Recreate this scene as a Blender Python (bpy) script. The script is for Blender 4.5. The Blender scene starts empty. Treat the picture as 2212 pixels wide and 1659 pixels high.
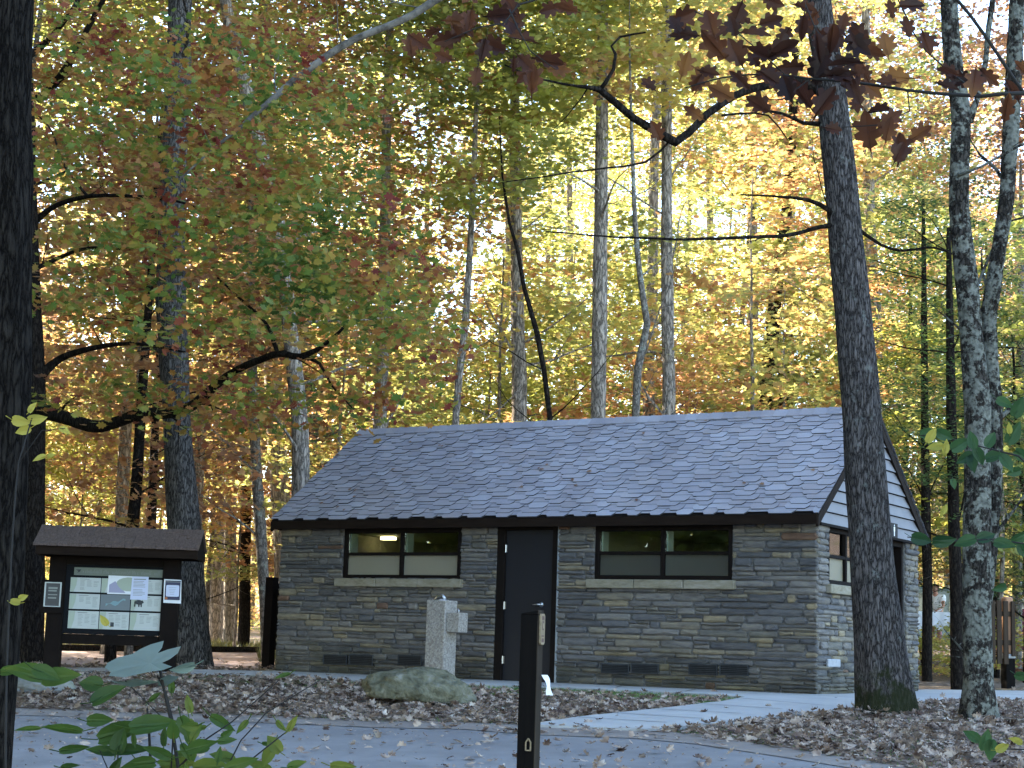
import bpy, bmesh, math, random
import numpy as np
from mathutils import Vector, Matrix, noise
rnd = random.Random(7)
nr = np.random.default_rng(11)
S = bpy.context.scene
COL = S.collection
# ------------------------------------------------------------------ camera model
F = 3700.0; PITCH = 0.1508; ROLL = 0.0309; CZ = 1.5
cp, sp = math.cos(PITCH), math.sin(PITCH); cr, sr = math.cos(ROLL), math.sin(ROLL)
BX, BY, BZ, YAW = 3.9527, 21.9557, -0.5388 + CZ, -0.5479
L, D, HE, HR, OV, GA, HW = 8.672, 4.0374, 2.3037, 3.9588, 0.2108, 0.097, 2.2
cyw, syw = math.cos(YAW), math.sin(YAW)

def ray(px, py):
    dx, dy = px - 1106, py - 829.5
    u = cr * dx + sr * dy; v = -sr * dx + cr * dy
    up = -v / F
    return Vector((u / F, cp - sp * up, sp + cp * up))
def at(px, py, t):
    r = ray(px, py); return Vector((0, 0, CZ)) + r * (t / r.y)
def us(x, y):                       # local building coordinates: u along the front (0 at right corner), v depth behind the front
    dx, dy = x - BX, y - BY
    return dx * cyw + dy * syw, -dx * syw + dy * cyw
HN = [(-200, 24), (-150, 11), (-120, 5), (-90, 2.0), (-45, .75), (-25, .2), (-8, .02), (0, 0), (1.5, -.01), (3, -.06), (5, -.16), (8, -.31), (12, -.51), (16, -.75), (21, -.96), (40, -1.0)]
def prof(s):
    if s <= HN[0][0]: return HN[0][1]
    for (a, ha), (b, hb) in zip(HN, HN[1:]):
        if s <= b: return ha + (hb - ha) * (s - a) / (b - a)
    return HN[-1][1]
def sm(x, a, b):
    t = min(1, max(0, (x - a) / (b - a))); return t * t * (3 - 2 * t)
def terr(x, y):
    u, v = us(x, y); s = -v
    s0 = math.floor(s / .5) * .5; k = (s - s0) / .5
    h = prof(s0) * (1 - k) + prof(s0 + .5) * k
    h += 1.1 * sm(u, 1.5, 9) * sm(v, 9, 24)
    return BZ + h
def gnd(px, py, tmax=90):
    r = ray(px, py); t = 3.0; last = None
    while t < tmax:
        P = Vector((0, 0, CZ)) + r * t
        d = P.z - terr(P.x, P.y)
        if d <= 0:
            P = Vector((0, 0, CZ)) + r * (t - .05 * (-d) / max(1e-6, (last - d)))
            P.z = terr(P.x, P.y); return P
        last = d; t += .05
    P = Vector((0, 0, CZ)) + r * tmax; P.z = terr(P.x, P.y); return P
def loc(px, py, plane='y', val=0.0):   # pixel -> building-local point on a local plane
    r = ray(px, py); o = Vector((-BX, -BY, CZ - BZ))
    R = lambda q: Vector((q.x * cyw + q.y * syw, -q.x * syw + q.y * cyw, q.z))
    o = R(o); d = R(r)
    i = 1 if plane == 'y' else 0
    return o + d * ((val - o[i]) / d[i])

# ------------------------------------------------------------------ objects
def tag(o, label=None, cat=None, group=None, kind=None):
    if label: o['label'] = label
    if cat: o['category'] = cat
    if group: o['group'] = group
    if kind: o['kind'] = kind
    return o
def empty(name, p, label, cat, rz=0, group=None):
    o = bpy.data.objects.new(name, None); COL.objects.link(o)
    o.location = p; o.rotation_euler = (0, 0, rz); o.empty_display_size = .2
    return tag(o, label, cat, group)
class MB:
    def __init__(s): s.v = []; s.f = []; s.m = []
    def face(s, pts, mi=0):
        n = len(s.v); s.v += [tuple(p) for p in pts]; s.f.append(tuple(range(n, n + len(pts)))); s.m.append(mi)
    def box(s, a, b, mi=0, M=None):
        x0, y0, z0 = a; x1, y1, z1 = b
        c = [(x0, y0, z0), (x1, y0, z0), (x1, y1, z0), (x0, y1, z0), (x0, y0, z1), (x1, y0, z1), (x1, y1, z1), (x0, y1, z1)]
        if M: c = [tuple(M @ Vector(q)) for q in c]
        n = len(s.v); s.v += c
        for q in ((0, 3, 2, 1), (4, 5, 6, 7), (0, 1, 5, 4), (1, 2, 6, 5), (2, 3, 7, 6), (3, 0, 4, 7)):
            s.f.append(tuple(n + i for i in q)); s.m.append(mi)
    def prism(s, poly, vec, mi=0):     # polygon points (3D) extruded by vec
        n = len(s.v); k = len(poly); vec = Vector(vec)
        s.v += [tuple(p) for p in poly] + [tuple(Vector(p) + vec) for p in poly]
        s.f.append(tuple(range(n, n + k))); s.m.append(mi)
        s.f.append(tuple(range(n + 2 * k - 1, n + k - 1, -1))); s.m.append(mi)
        for i in range(k):
            j = (i + 1) % k; s.f.append((n + i, n + k + i, n + k + j, n + j)); s.m.append(mi)
    def tube(s, pts, rad, seg=8, mi=0, rough=0.0, cap=True, flare=0):
        pts = [Vector(p) for p in pts]; n0 = len(s.v); ph = rnd.uniform(0, 50)
        N = len(pts); ref = Vector((0.31, -.9, .2)).normalized()
        for i, p in enumerate(pts):
            tdir = (pts[min(i + 1, N - 1)] - pts[max(i - 1, 0)]).normalized()
            if abs(tdir.dot(ref)) > .95: ref = Vector((.9, .1, .4)).normalized()
            a = (ref - tdir * ref.dot(tdir)).normalized(); b = tdir.cross(a); ref = a
            for k in range(seg):
                an = 2 * math.pi * k / seg
                r = rad[i]
                if rough:
                    r *= 1 + rough * noise.noise(Vector((math.cos(an) * 1.6, math.sin(an) * 1.6, p.z * 1.3 + ph)))
                if flare and i < N * .25:
                    r *= 1 + flare * (1 - i / (N * .25)) ** 2 * (.6 + .6 * math.cos(an * 4 + ph))
                s.v.append(tuple(p + (a * math.cos(an) + b * math.sin(an)) * r))
        for i in range(N - 1):
            for k in range(seg):
                k2 = (k + 1) % seg
                s.f.append((n0 + i * seg + k, n0 + i * seg + k2, n0 + (i + 1) * seg + k2, n0 + (i + 1) * seg + k)); s.m.append(mi)
        if cap:
            s.f.append(tuple(n0 + (N - 1) * seg + k for k in range(seg))); s.m.append(mi)
            s.f.append(tuple(n0 + k for k in reversed(range(seg)))); s.m.append(mi)
    def build(s, name, mats, parent=None, smooth=False, autosm=None):
        me = bpy.data.meshes.new(name); me.from_pydata(s.v, [], s.f)
        if not isinstance(mats, (list, tuple)): mats = [mats]
        for m in mats: me.materials.append(m)
        me.polygons.foreach_set('material_index', s.m)
        if smooth: me.polygons.foreach_set('use_smooth', [True] * len(s.f))
        me.update()
        o = bpy.data.objects.new(name, me); COL.objects.link(o)
        if parent: o.parent = parent
        return o
def bevel(o, w=.006, seg=2):
    m = o.modifiers.new('bevel', 'BEVEL'); m.width = w; m.segments = seg; m.limit_method = 'ANGLE'; return o

# ------------------------------------------------------------------ materials
def mat(name, col=(.5, .5, .5), rough=.7, metal=0, spec=.5):
    m = bpy.data.materials.new(name); m.use_nodes = True
    b = m.node_tree.nodes['Principled BSDF']
    b.inputs['Base Color'].default_value = (*col, 1); b.inputs['Roughness'].default_value = rough
    b.inputs['Metallic'].default_value = metal; b.inputs['Specular IOR Level'].default_value = spec
    return m
def nd(m, t, **k):
    n = m.node_tree.nodes.new(t)
    for a, b in k.items():
        if a in ('operation', 'blend_type', 'data_type', 'feature', 'distance', 'wave_type', 'bands_direction', 'sky_type'): setattr(n, a, b)
        else: n.inputs[a].default_value = b
    return n
def ramp(m, stops, interp='LINEAR'):
    n = m.node_tree.nodes.new('ShaderNodeValToRGB'); cr_ = n.color_ramp; cr_.interpolation = interp
    while len(cr_.elements) < len(stops): cr_.elements.new(.5)
    for e, (p, c) in zip(cr_.elements, stops): e.position = p; e.color = (*c, 1)
    return n
def noisy(name, stops, scale=5, detail=6, rough=.8, bump=.2, bscale=None, stretch=(1, 1, 1), coord='Object', dist=.01, spec=.3, dstort=0.0):
    m = mat(name, rough=rough, spec=spec); nt = m.node_tree; lk = nt.links.new; b = nt.nodes['Principled BSDF']
    tc = nt.nodes.new('ShaderNodeTexCoord'); mp = nt.nodes.new('ShaderNodeMapping'); mp.inputs['Scale'].default_value = stretch
    lk(tc.outputs[coord], mp.inputs[0])
    n = nd(m, 'ShaderNodeTexNoise', Scale=scale, Detail=detail, Roughness=.65, Distortion=dstort); lk(mp.outputs[0], n.inputs[0])
    r = ramp(m, stops); lk(n.outputs[0], r.inputs[0]); lk(r.outputs[0], b.inputs['Base Color'])
    n2 = nd(m, 'ShaderNodeTexNoise', Scale=bscale or scale * 3, Detail=5); lk(mp.outputs[0], n2.inputs[0])
    bp = nd(m, 'ShaderNodeBump', Strength=bump, Distance=dist); lk(n2.outputs[0], bp.inputs['Height']); lk(bp.outputs[0], b.inputs['Normal'])
    m['ramp'] = r.name
    return m
def bark(name, dark, light, scale=9, zs=.22, lichen=None, moss=None, bumpd=.03, lw=(.50, .56), patch=3.0):
    m = mat(name, rough=.95, spec=.04); nt = m.node_tree; lk = nt.links.new; b = nt.nodes['Principled BSDF']
    tc = nt.nodes.new('ShaderNodeTexCoord'); mp = nt.nodes.new('ShaderNodeMapping'); mp.inputs['Scale'].default_value = (1, 1, zs)
    lk(tc.outputs['Object'], mp.inputs[0])
    wn = nd(m, 'ShaderNodeTexNoise', Scale=scale * 1.1, Detail=6, Roughness=.65); lk(mp.outputs[0], wn.inputs[0])
    mx = nt.nodes.new('ShaderNodeVectorMath'); mx.operation = 'MULTIPLY_ADD'; mx.inputs[1].default_value = (1.6 / scale, 1.6 / scale, 1.6 / scale)
    lk(wn.outputs['Color'], mx.inputs[0]); lk(mp.outputs[0], mx.inputs[2])
    vo = nd(m, 'ShaderNodeTexVoronoi', feature='DISTANCE_TO_EDGE', Scale=scale * 2.2); lk(mx.outputs[0], vo.inputs['Vector'])
    n1 = nd(m, 'ShaderNodeTexNoise', Scale=scale * 4, Detail=8, Roughness=.7); lk(mp.outputs[0], n1.inputs[0])
    rv = ramp(m, [(0, (.12, .12, .12)), (.10, (.6, .6, .6)), (.28, (1, 1, 1))]); lk(vo.outputs[0], rv.inputs[0])
    mul = nd(m, 'ShaderNodeMath', operation='MULTIPLY'); lk(rv.outputs[0], mul.inputs[0]); lk(n1.outputs[0], mul.inputs[1])
    rc = ramp(m, [(.05, dark), (.35, tuple(.5 * (a + c) for a, c in zip(dark, light))), (.62, light)]); lk(mul.outputs[0], rc.inputs[0])
    out = rc.outputs[0]
    ob = tc.outputs['Object']
    if lichen:
        nl = nd(m, 'ShaderNodeTexNoise', Scale=patch, Detail=7, Roughness=.72); lk(ob, nl.inputs[0])
        rl = ramp(m, [(lw[0], (0, 0, 0)), (lw[1], (1, 1, 1))]); lk(nl.outputs[0], rl.inputs[0])
        nl2 = nd(m, 'ShaderNodeTexNoise', Scale=22, Detail=3); lk(ob, nl2.inputs[0])
        rl2 = ramp(m, [(.35, tuple(.45 * c for c in lichen)), (.65, lichen)]); lk(nl2.outputs[0], rl2.inputs[0])
        mm = nt.nodes.new('ShaderNodeMix'); mm.data_type = 'RGBA'
        lk(rl.outputs[0], mm.inputs[0]); lk(out, mm.inputs[6]); lk(rl2.outputs[0], mm.inputs[7]); out = mm.outputs[2]
    if moss:                            # mossy patch low on the trunk: (colour, height)
        sx = nt.nodes.new('ShaderNodeSeparateXYZ'); lk(ob, sx.inputs[0])
        nm = nd(m, 'ShaderNodeTexNoise', Scale=4.5, Detail=8, Roughness=.75); lk(ob, nm.inputs[0])
        ma = nd(m, 'ShaderNodeMath', operation='MULTIPLY_ADD'); ma.inputs[1].default_value = -1.0 / moss[1] * .5; ma.inputs[2].default_value = .55
        lk(sx.outputs[2], ma.inputs[0])
        ad = nd(m, 'ShaderNodeMath', operation='ADD'); lk(ma.outputs[0], ad.inputs[0]); lk(nm.outputs[0], ad.inputs[1])
        rm = ramp(m, [(.66, (0, 0, 0)), (.76, (.9, .9, .9))]); 
        sb = nd(m, 'ShaderNodeMath', operation='MULTIPLY'); sb.inputs[1].default_value = .8; lk(ad.outputs[0], sb.inputs[0]); lk(sb.outputs[0], rm.inputs[0])
        mm = nt.nodes.new('ShaderNodeMix'); mm.data_type = 'RGBA'; mm.inputs[7].default_value = (*moss[0], 1)
        lk(rm.outputs[0], mm.inputs[0]); lk(out, mm.inputs[6]); out = mm.outputs[2]
    lk(out, b.inputs['Base Color'])
    bp = nd(m, 'ShaderNodeBump', Strength=1.0, Distance=bumpd); lk(mul.outputs[0], bp.inputs['Height']); lk(bp.outputs[0], b.inputs['Normal'])
    return m
def leafmat(name, stops, trans=.5, nscale=.35, rough=.5, veins=False):
    m = bpy.data.materials.new(name); m.use_nodes = True; nt = m.node_tree; lk = nt.links.new
    b = nt.nodes['Principled BSDF']; out = nt.nodes['Material Output']
    b.inputs['Roughness'].default_value = rough; b.inputs['Specular IOR Level'].default_value = .25
    ge = nt.nodes.new('ShaderNodeNewGeometry'); tc = nt.nodes.new('ShaderNodeTexCoord')
    n = nd(m, 'ShaderNodeTexNoise', Scale=nscale, Detail=3, Roughness=.6); lk(ge.outputs['Position'], n.inputs[0])
    ma = nd(m, 'ShaderNodeMath', operation='MULTIPLY_ADD'); ma.inputs[1].default_value = 2.3; ma.inputs[2].default_value = -.85
    lk(n.outputs[0], ma.inputs[0])
    mb = nd(m, 'ShaderNodeMath', operation='MULTIPLY_ADD'); mb.inputs[1].default_value = .4
    lk(ge.outputs['Random Per Island'], mb.inputs[0]); lk(ma.outputs[0], mb.inputs[2])
    r = ramp(m, stops); lk(mb.outputs[0], r.inputs[0])
    lk(r.outputs[0], b.inputs['Base Color'])
    t = nt.nodes.new('ShaderNodeBsdfTranslucent')
    hs = nd(m, 'ShaderNodeHueSaturation', Saturation=.95, Value=1.9); lk(r.outputs[0], hs.inputs['Color']); lk(hs.outputs[0], t.inputs[0])
    mx = nt.nodes.new('ShaderNodeMixShader'); mx.inputs[0].default_value = trans
    lk(b.outputs[0], mx.inputs[1]); lk(t.outputs[0], mx.inputs[2]); lk(mx.outputs[0], out.inputs[0])
    return m
M = {}
G1 = (.15, .18, .055); G2 = (.23, .245, .075); Y1 = (.36, .325, .09); Y2 = (.42, .34, .09); O1 = (.36, .20, .08); O2 = (.27, .13, .06); R1 = (.20, .07, .045); BR = (.16, .10, .065)
M['leaf_green'] = leafmat('green_leaves', [(.05, G1), (.35, G2), (.6, (.24, .25, .035)), (.85, Y1), (.98, O1)])
M['leaf_gold'] = leafmat('golden_leaves', [(.05, G2), (.3, Y1), (.6, Y2), (.85, O1), (.98, O2)])
M['leaf_orange'] = leafmat('orange_leaves', [(.05, Y1), (.35, O1), (.6, O2), (.8, BR), (.95, R1)])
M['leaf_mixed'] = leafmat('mixed_leaves', [(.05, G1), (.3, G2), (.5, Y1), (.7, O1), (.9, O2)])
M['leaf_oak'] = leafmat('oak_leaves', [(.02, (.045, .085, .018)), (.28, (.09, .14, .025)), (.48, (.20, .19, .03)), (.62, (.28, .14, .03)), (.78, (.20, .06, .025)), (.95, (.14, .025, .02))], nscale=.6, trans=.4)
M['leaf_rust'] = leafmat('rust_oak_leaves', [(.0, (.014, .006, .005)), (.35, (.035, .012, .007)), (.7, (.08, .027, .010)), (1, (.20, .085, .02))], trans=.5, nscale=2)
M['leaf_hemlock'] = leafmat('conifer_needles', [(.1, (.025, .055, .02)), (.5, (.05, .095, .028)), (.9, (.10, .15, .035))], trans=.3)
M['leaf_shrub'] = leafmat('shrub_leaves', [(.1, (.018, .042, .008)), (.5, (.042, .078, .012)), (.9, (.12, .13, .02))], trans=.4, nscale=3)
M['leaf_far'] = leafmat('far_leaves', [(.05, G2), (.3, Y1), (.55, Y2), (.8, O1), (.95, O2)], nscale=.12, trans=.55)
M['bark_near'] = bark('dark_furrowed_bark', (.003, .0025, .0025), (.036, .031, .027), 14, .16, bumpd=.05)
M['bark_grey'] = bark('grey_furrowed_bark', (.010, .009, .009), (.19, .178, .172), 12, .2, bumpd=.045)
M['bark_oak'] = bark('scaly_oak_bark', (.009, .008, .008), (.17, .155, .155), 13, .2, lichen=(.27, .30, .29), moss=((.028, .034, .016), .9), bumpd=.035, lw=(.58, .72), patch=7)
M['bark_lichen'] = bark('lichen_bark', (.006, .0055, .005), (.07, .063, .057), 10, .4, lichen=(.20, .208, .185), bumpd=.02, lw=(.475, .53), patch=5.5)
M['bark_smooth'] = bark('smooth_grey_bark', (.05, .045, .04), (.26, .235, .21), 6, .5, lichen=(.32, .35, .31), bumpd=.008, lw=(.58, .62), patch=4)
M['bark_dark'] = bark('dark_bark', (.005, .004, .004), (.035, .029, .025), 9, .3, bumpd=.02)
M['bark_bg'] = bark('pale_bark', (.07, .06, .052), (.46, .40, .35), 6, .25, bumpd=.03)
M['twig'] = mat('dark_twig', (.010, .008, .007), .9)
M['twig_pale'] = noisy('pale_limb', [(.35, (.03, .027, .025)), (.6, (.16, .15, .14))], 6, bump=.5, stretch=(1, 1, 1))

# stone: one colour per stone plus veining, damp green stain low on the wall
def stonemat():
    m = mat('ledge_stone', rough=.85, spec=.25); nt = m.node_tree; lk = nt.links.new; b = nt.nodes['Principled BSDF']
    ge = nt.nodes.new('ShaderNodeNewGeometry'); tc = nt.nodes.new('ShaderNodeTexCoord')
    r = ramp(m, [(0, (.095, .097, .105)), (.12, (.13, .13, .135)), (.28, (.165, .16, .155)), (.4, (.115, .118, .128)), (.5, (.19, .175, .145)), (.62, (.15, .145, .14)), (.73, (.225, .20, .15)), (.79, (.14, .137, .125)), (.86, (.185, .18, .175)), (.95, (.25, .215, .15)), (.99, (.15, .095, .07))], 'CONSTANT')
    lk(ge.outputs['Random Per Island'], r.inputs[0])
    mp = nt.nodes.new('ShaderNodeMapping'); mp.inputs['Scale'].default_value = (1, 1, 4); lk(tc.outputs['Object'], mp.inputs[0])
    n = nd(m, 'ShaderNodeTexNoise', Scale=5, Detail=8, Roughness=.7); lk(mp.outputs[0], n.inputs[0])
    r2 = ramp(m, [(.3, (.5, .47, .47)), (.5, (.85, .82, .8)), (.72, (1.3, 1.2, 1.02))]); lk(n.outputs[0], r2.inputs[0])
    mx = nt.nodes.new('ShaderNodeMix'); mx.data_type = 'RGBA'; mx.blend_type = 'MULTIPLY'; mx.inputs[0].default_value = 1
    lk(r.outputs[0], mx.inputs[6]); lk(r2.outputs[0], mx.inputs[7])
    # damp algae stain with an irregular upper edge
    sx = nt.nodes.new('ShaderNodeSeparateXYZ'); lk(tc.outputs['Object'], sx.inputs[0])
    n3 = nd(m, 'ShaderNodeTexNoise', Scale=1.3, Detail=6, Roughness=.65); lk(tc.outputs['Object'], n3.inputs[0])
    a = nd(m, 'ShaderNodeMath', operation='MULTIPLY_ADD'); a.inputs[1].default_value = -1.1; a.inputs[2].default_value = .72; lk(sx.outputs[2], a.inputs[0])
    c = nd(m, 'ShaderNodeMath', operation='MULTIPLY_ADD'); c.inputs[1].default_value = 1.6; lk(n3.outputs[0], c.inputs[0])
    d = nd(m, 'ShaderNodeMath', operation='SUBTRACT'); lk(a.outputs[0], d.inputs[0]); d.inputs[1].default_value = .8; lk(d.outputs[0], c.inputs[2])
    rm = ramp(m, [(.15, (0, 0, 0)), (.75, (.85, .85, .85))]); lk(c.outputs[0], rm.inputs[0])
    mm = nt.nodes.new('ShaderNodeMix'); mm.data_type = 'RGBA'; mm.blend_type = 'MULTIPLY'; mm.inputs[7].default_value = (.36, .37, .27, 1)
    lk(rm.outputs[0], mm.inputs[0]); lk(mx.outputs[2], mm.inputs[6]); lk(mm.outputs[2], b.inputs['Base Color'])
    n4 = nd(m, 'ShaderNodeTexNoise', Scale=22, Detail=6); lk(mp.outputs[0], n4.inputs[0])
    bp = nd(m, 'ShaderNodeBump', Strength=.7, Distance=.012); lk(n4.outputs[0], bp.inputs['Height']); lk(bp.outputs[0], b.inputs['Normal'])
    return m
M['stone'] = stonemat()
M['mortar'] = noisy('mortar', [(.35, (.06, .058, .056)), (.65, (.16, .155, .15))], 8, bump=.4)
def shinglemat(name, stops):
    m = mat(name, rough=.62, spec=.45); nt = m.node_tree; lk = nt.links.new; b = nt.nodes['Principled BSDF']
    ge = nt.nodes.new('ShaderNodeNewGeometry'); tc = nt.nodes.new('ShaderNodeTexCoord')
    r = ramp(m, stops); lk(ge.outputs['Random Per Island'], r.inputs[0])
    n = nd(m, 'ShaderNodeTexNoise', Scale=260, Detail=2); lk(tc.outputs['Object'], n.inputs[0])
    n2 = nd(m, 'ShaderNodeTexNoise', Scale=1.2, Detail=5); lk(tc.outputs['Object'], n2.inputs[0])
    r2 = ramp(m, [(.3, (.72, .72, .74)), (.7, (1.2, 1.18, 1.15))]); lk(n.outputs[0], r2.inputs[0])
    r3 = ramp(m, [(.3, (.85, .85, .87)), (.7, (1.1, 1.1, 1.1))]); lk(n2.outputs[0], r3.inputs[0])
    m1 = nt.nodes.new('ShaderNodeMix'); m1.data_type = 'RGBA'; m1.blend_type = 'MULTIPLY'; m1.inputs[0].default_value = 1
    lk(r.outputs[0], m1.inputs[6]); lk(r2.outputs[0], m1.inputs[7])
    m2 = nt.nodes.new('ShaderNodeMix'); m2.data_type = 'RGBA'; m2.blend_type = 'MULTIPLY'; m2.inputs[0].default_value = 1
    lk(m1.outputs[2], m2.inputs[6]); lk(r3.outputs[0], m2.inputs[7]); lk(m2.outputs[2], b.inputs['Base Color'])
    bp = nd(m, 'ShaderNodeBump', Strength=.3, Distance=.002); lk(n.outputs[0], bp.inputs['Height']); lk(bp.outputs[0], b.inputs['Normal'])
    return m
M['shingle'] = shinglemat('grey_shingle', [(0, (.255, .26, .305)), (.2, (.225, .225, .265)), (.4, (.28, .285, .335)), (.55, (.25, .24, .27)), (.75, (.30, .31, .365)), (1, (.25, .24, .265))])
M['shedge'] = mat('shingle_edge_shade', (.03, .03, .035), .9)  # blackish shingle edges; their dark colour also paints the shadow line under each tab
M['shake'] = noisy('brown_shake', [(.3, (.06, .042, .038)), (.7, (.14, .10, .088))], 7, bump=.5, stretch=(6, 1, 6), coord='Object')
def woodmat(name, a, b_, st=(1, 1, 12)):
    return noisy(name, [(.3, a), (.7, b_)], 3, bump=.25, stretch=st, rough=.8, dist=.004, spec=.08)
M['brown'] = woodmat('dark_brown_paint', (.006, .0045, .004), (.011, .008, .007), (1, 1, 1))
M['fascia'] = woodmat('brown_fascia', (.010, .006, .0045), (.018, .012, .009), (1, 6, 6))
M['rail'] = woodmat('weathered_brown_wood', (.028, .02, .015), (.06, .043, .032), (9, 9, .7))
M['posttop'] = woodmat('bleached_tan_wood', (.28, .15, .09), (.42, .24, .15), (3, 3, 1))
M['postwood'] = woodmat('black_brown_wood', (.0022, .0018, .0018), (.005, .004, .0035), (10, 10, .6))
M['postside'] = woodmat('lighter_brown_wood', (.018, .013, .009), (.04, .03, .02), (10, 10, .6))
M['door'] = noisy('charcoal_door', [(.35, (.0125, .0125, .0155)), (.65, (.016, .016, .0195))], 90, bump=.1, rough=.55, dist=.001, spec=.2)
M['siding'] = noisy('grey_siding', [(.3, (.135, .132, .148)), (.7, (.16, .157, .172))], 4, bump=.1, rough=.6)
M['steel'] = mat('brushed_steel', (.42, .43, .45), .3, 1)
M['zinc'] = noisy('dull_galvanised', [(.3, (.22, .24, .27)), (.7, (.34, .36, .4))], 20, bump=.1, rough=.45)
M['vent'] = noisy('vent_grey', [(.3, (.03, .033, .037)), (.7, (.055, .06, .065))], 12, bump=.1, spec=.1)
M['black'] = mat('black_plastic', (.006, .006, .007), .6, 0, .15)
M['white'] = noisy('white_paper', [(.3, (.62, .64, .68)), (.7, (.72, .74, .78))], 6, bump=.02)
M['cream'] = mat('cream_interior', (.30, .28, .23), .8)
M['jamb'] = mat('pale_jamb', (.62, .64, .62), .6)
M['caulk'] = mat('pale_sealant', (.22, .24, .26), .7)
M['floorin'] = mat('interior_floor', (.12, .11, .10), .7)
M['rock'] = noisy('mossy_boulder_stone', [(.3, (.028, .027, .018)), (.42, (.07, .068, .042)), (.56, (.125, .12, .08)), (.70, (.19, .18, .155))], 5.5, 10, bump=1.0, bscale=14, dist=.05, dstort=.6)
M['rock_grey'] = noisy('grey_rock', [(.3, (.09, .095, .09)), (.6, (.20, .20, .185)), (.75, (.14, .16, .10))], 3, 8, bump=.7, bscale=10, dist=.03)
M['concrete_slab'] = noisy('concrete_slab', [(.3, (.30, .30, .30)), (.55, (.37, .37, .365)), (.75, (.43, .43, .42))], 1.6, 9, bump=.2, bscale=60, dist=.004)
def aggregate():
    m = mat('exposed_aggregate', rough=.85, spec=.25); nt = m.node_tree; lk = nt.links.new; b = nt.nodes['Principled BSDF']
    tc = nt.nodes.new('ShaderNodeTexCoord'); v = nd(m, 'ShaderNodeTexVoronoi', Scale=55); lk(tc.outputs['Object'], v.inputs['Vector'])
    r = ramp(m, [(0, (.17, .15, .135)), (.3, (.26, .235, .21)), (.6, (.33, .315, .29)), (.85, (.22, .205, .195))]); 
    sx = nt.nodes.new('ShaderNodeSeparateXYZ'); lk(v.outputs['Color'], sx.inputs[0]); lk(sx.outputs[0], r.inputs[0]); lk(r.outputs[0], b.inputs['Base Color'])
    bp = nd(m, 'ShaderNodeBump', Strength=.6, Distance=.004); lk(v.outputs['Distance'], bp.inputs['Height']); bp.invert = True; lk(bp.outputs[0], b.inputs['Normal'])
    return m
M['agg'] = aggregate()
def glass(name, tint=(1, 1, 1), refl=.10, rough=0.0):
    m = bpy.data.materials.new(name); m.use_nodes = True; nt = m.node_tree; lk = nt.links.new; nt.nodes.remove(nt.nodes['Principled BSDF'])
    t = nt.nodes.new('ShaderNodeBsdfTransparent'); t.inputs[0].default_value = (*tint, 1); g = nt.nodes.new('ShaderNodeBsdfGlossy'); g.inputs['Roughness'].default_value = rough
    f = nt.nodes.new('ShaderNodeFresnel'); f.inputs[0].default_value = 1.5; mu = nd(m, 'ShaderNodeMath', operation='MULTIPLY_ADD'); mu.inputs[1].default_value = 1.2; mu.inputs[2].default_value = refl
    lk(f.outputs[0], mu.inputs[0]); x = nt.nodes.new('ShaderNodeMixShader'); lk(mu.outputs[0], x.inputs[0]); lk(t.outputs[0], x.inputs[1]); lk(g.outputs[0], x.inputs[2]); lk(x.outputs[0], nt.nodes['Material Output'].inputs[0])
    return m
M['glass'] = glass('clear_glass', (.85, .9, .85), .02)
def frosted():
    m = mat('frosted_glass', (.42, .39, .31), .35); nt = m.node_tree; lk = nt.links.new; b = nt.nodes['Principled BSDF']
    t = nt.nodes.new('ShaderNodeBsdfTranslucent'); t.inputs[0].default_value = (.8, .8, .72, 1); x = nt.nodes.new('ShaderNodeMixShader'); x.inputs[0].default_value = .6
    lk(b.outputs[0], x.inputs[1]); lk(t.outputs[0], x.inputs[2]); lk(x.outputs[0], nt.nodes['Material Output'].inputs[0]); return m
M['frost'] = frosted(); M['frost_unlit'] = frosted(); M['frost_unlit'].node_tree.nodes['Principled BSDF'].inputs['Base Color'].default_value = (.09, .09, .08, 1)  # one frosted glass twice: lit and unlit room painted into the base colours

# ------------------------------------------------------------------ ground
def groundmat():
    m = mat('forest_floor', rough=.95, spec=.1); nt = m.node_tree; lk = nt.links.new; b = nt.nodes['Principled BSDF']
    tc = nt.nodes.new('ShaderNodeTexCoord')
    v = nd(m, 'ShaderNodeTexVoronoi', Scale=13); lk(tc.outputs['Object'], v.inputs['Vector'])
    r = ramp(m, [(.0, (.055, .04, .03)), (.35, (.12, .085, .06)), (.65, (.20, .15, .115)), (.95, (.27, .21, .17))]); sx = nt.nodes.new('ShaderNodeSeparateXYZ'); lk(v.outputs['Color'], sx.inputs[0]); lk(sx.outputs[0], r.inputs[0])
    n = nd(m, 'ShaderNodeTexNoise', Scale=.22, Detail=7, Roughness=.6); lk(tc.outputs['Object'], n.inputs[0])
    rg = ramp(m, [(.50, (0, 0, 0)), (.62, (.8, .8, .8))]); lk(n.outputs[0], rg.inputs[0])
    mm = nt.nodes.new('ShaderNodeMix'); mm.data_type = 'RGBA'; mm.inputs[7].default_value = (.085, .085, .035, 1)
    lk(rg.outputs[0], mm.inputs[0]); lk(r.outputs[0], mm.inputs[6]); lk(mm.outputs[2], b.inputs['Base Color'])
    n2 = nd(m, 'ShaderNodeTexNoise', Scale=14, Detail=5); lk(tc.outputs['Object'], n2.inputs[0])
    bp = nd(m, 'ShaderNodeBump', Strength=.7, Distance=.04); lk(n2.outputs[0], bp.inputs['Height']); lk(bp.outputs[0], b.inputs['Normal'])
    return m
M['ground'] = groundmat()
M['road'] = noisy('worn_asphalt', [(.25, (.14, .135, .14)), (.5, (.185, .18, .185)), (.72, (.24, .235, .24))], .9, 10, bump=.5, bscale=120, dist=.006, rough=.9)
M['road_edge'] = noisy('gritty_road_edge', [(.3, (.17, .145, .13)), (.7, (.24, .21, .19))], 2, 10, bump=.4, bscale=80, dist=.006)
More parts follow.
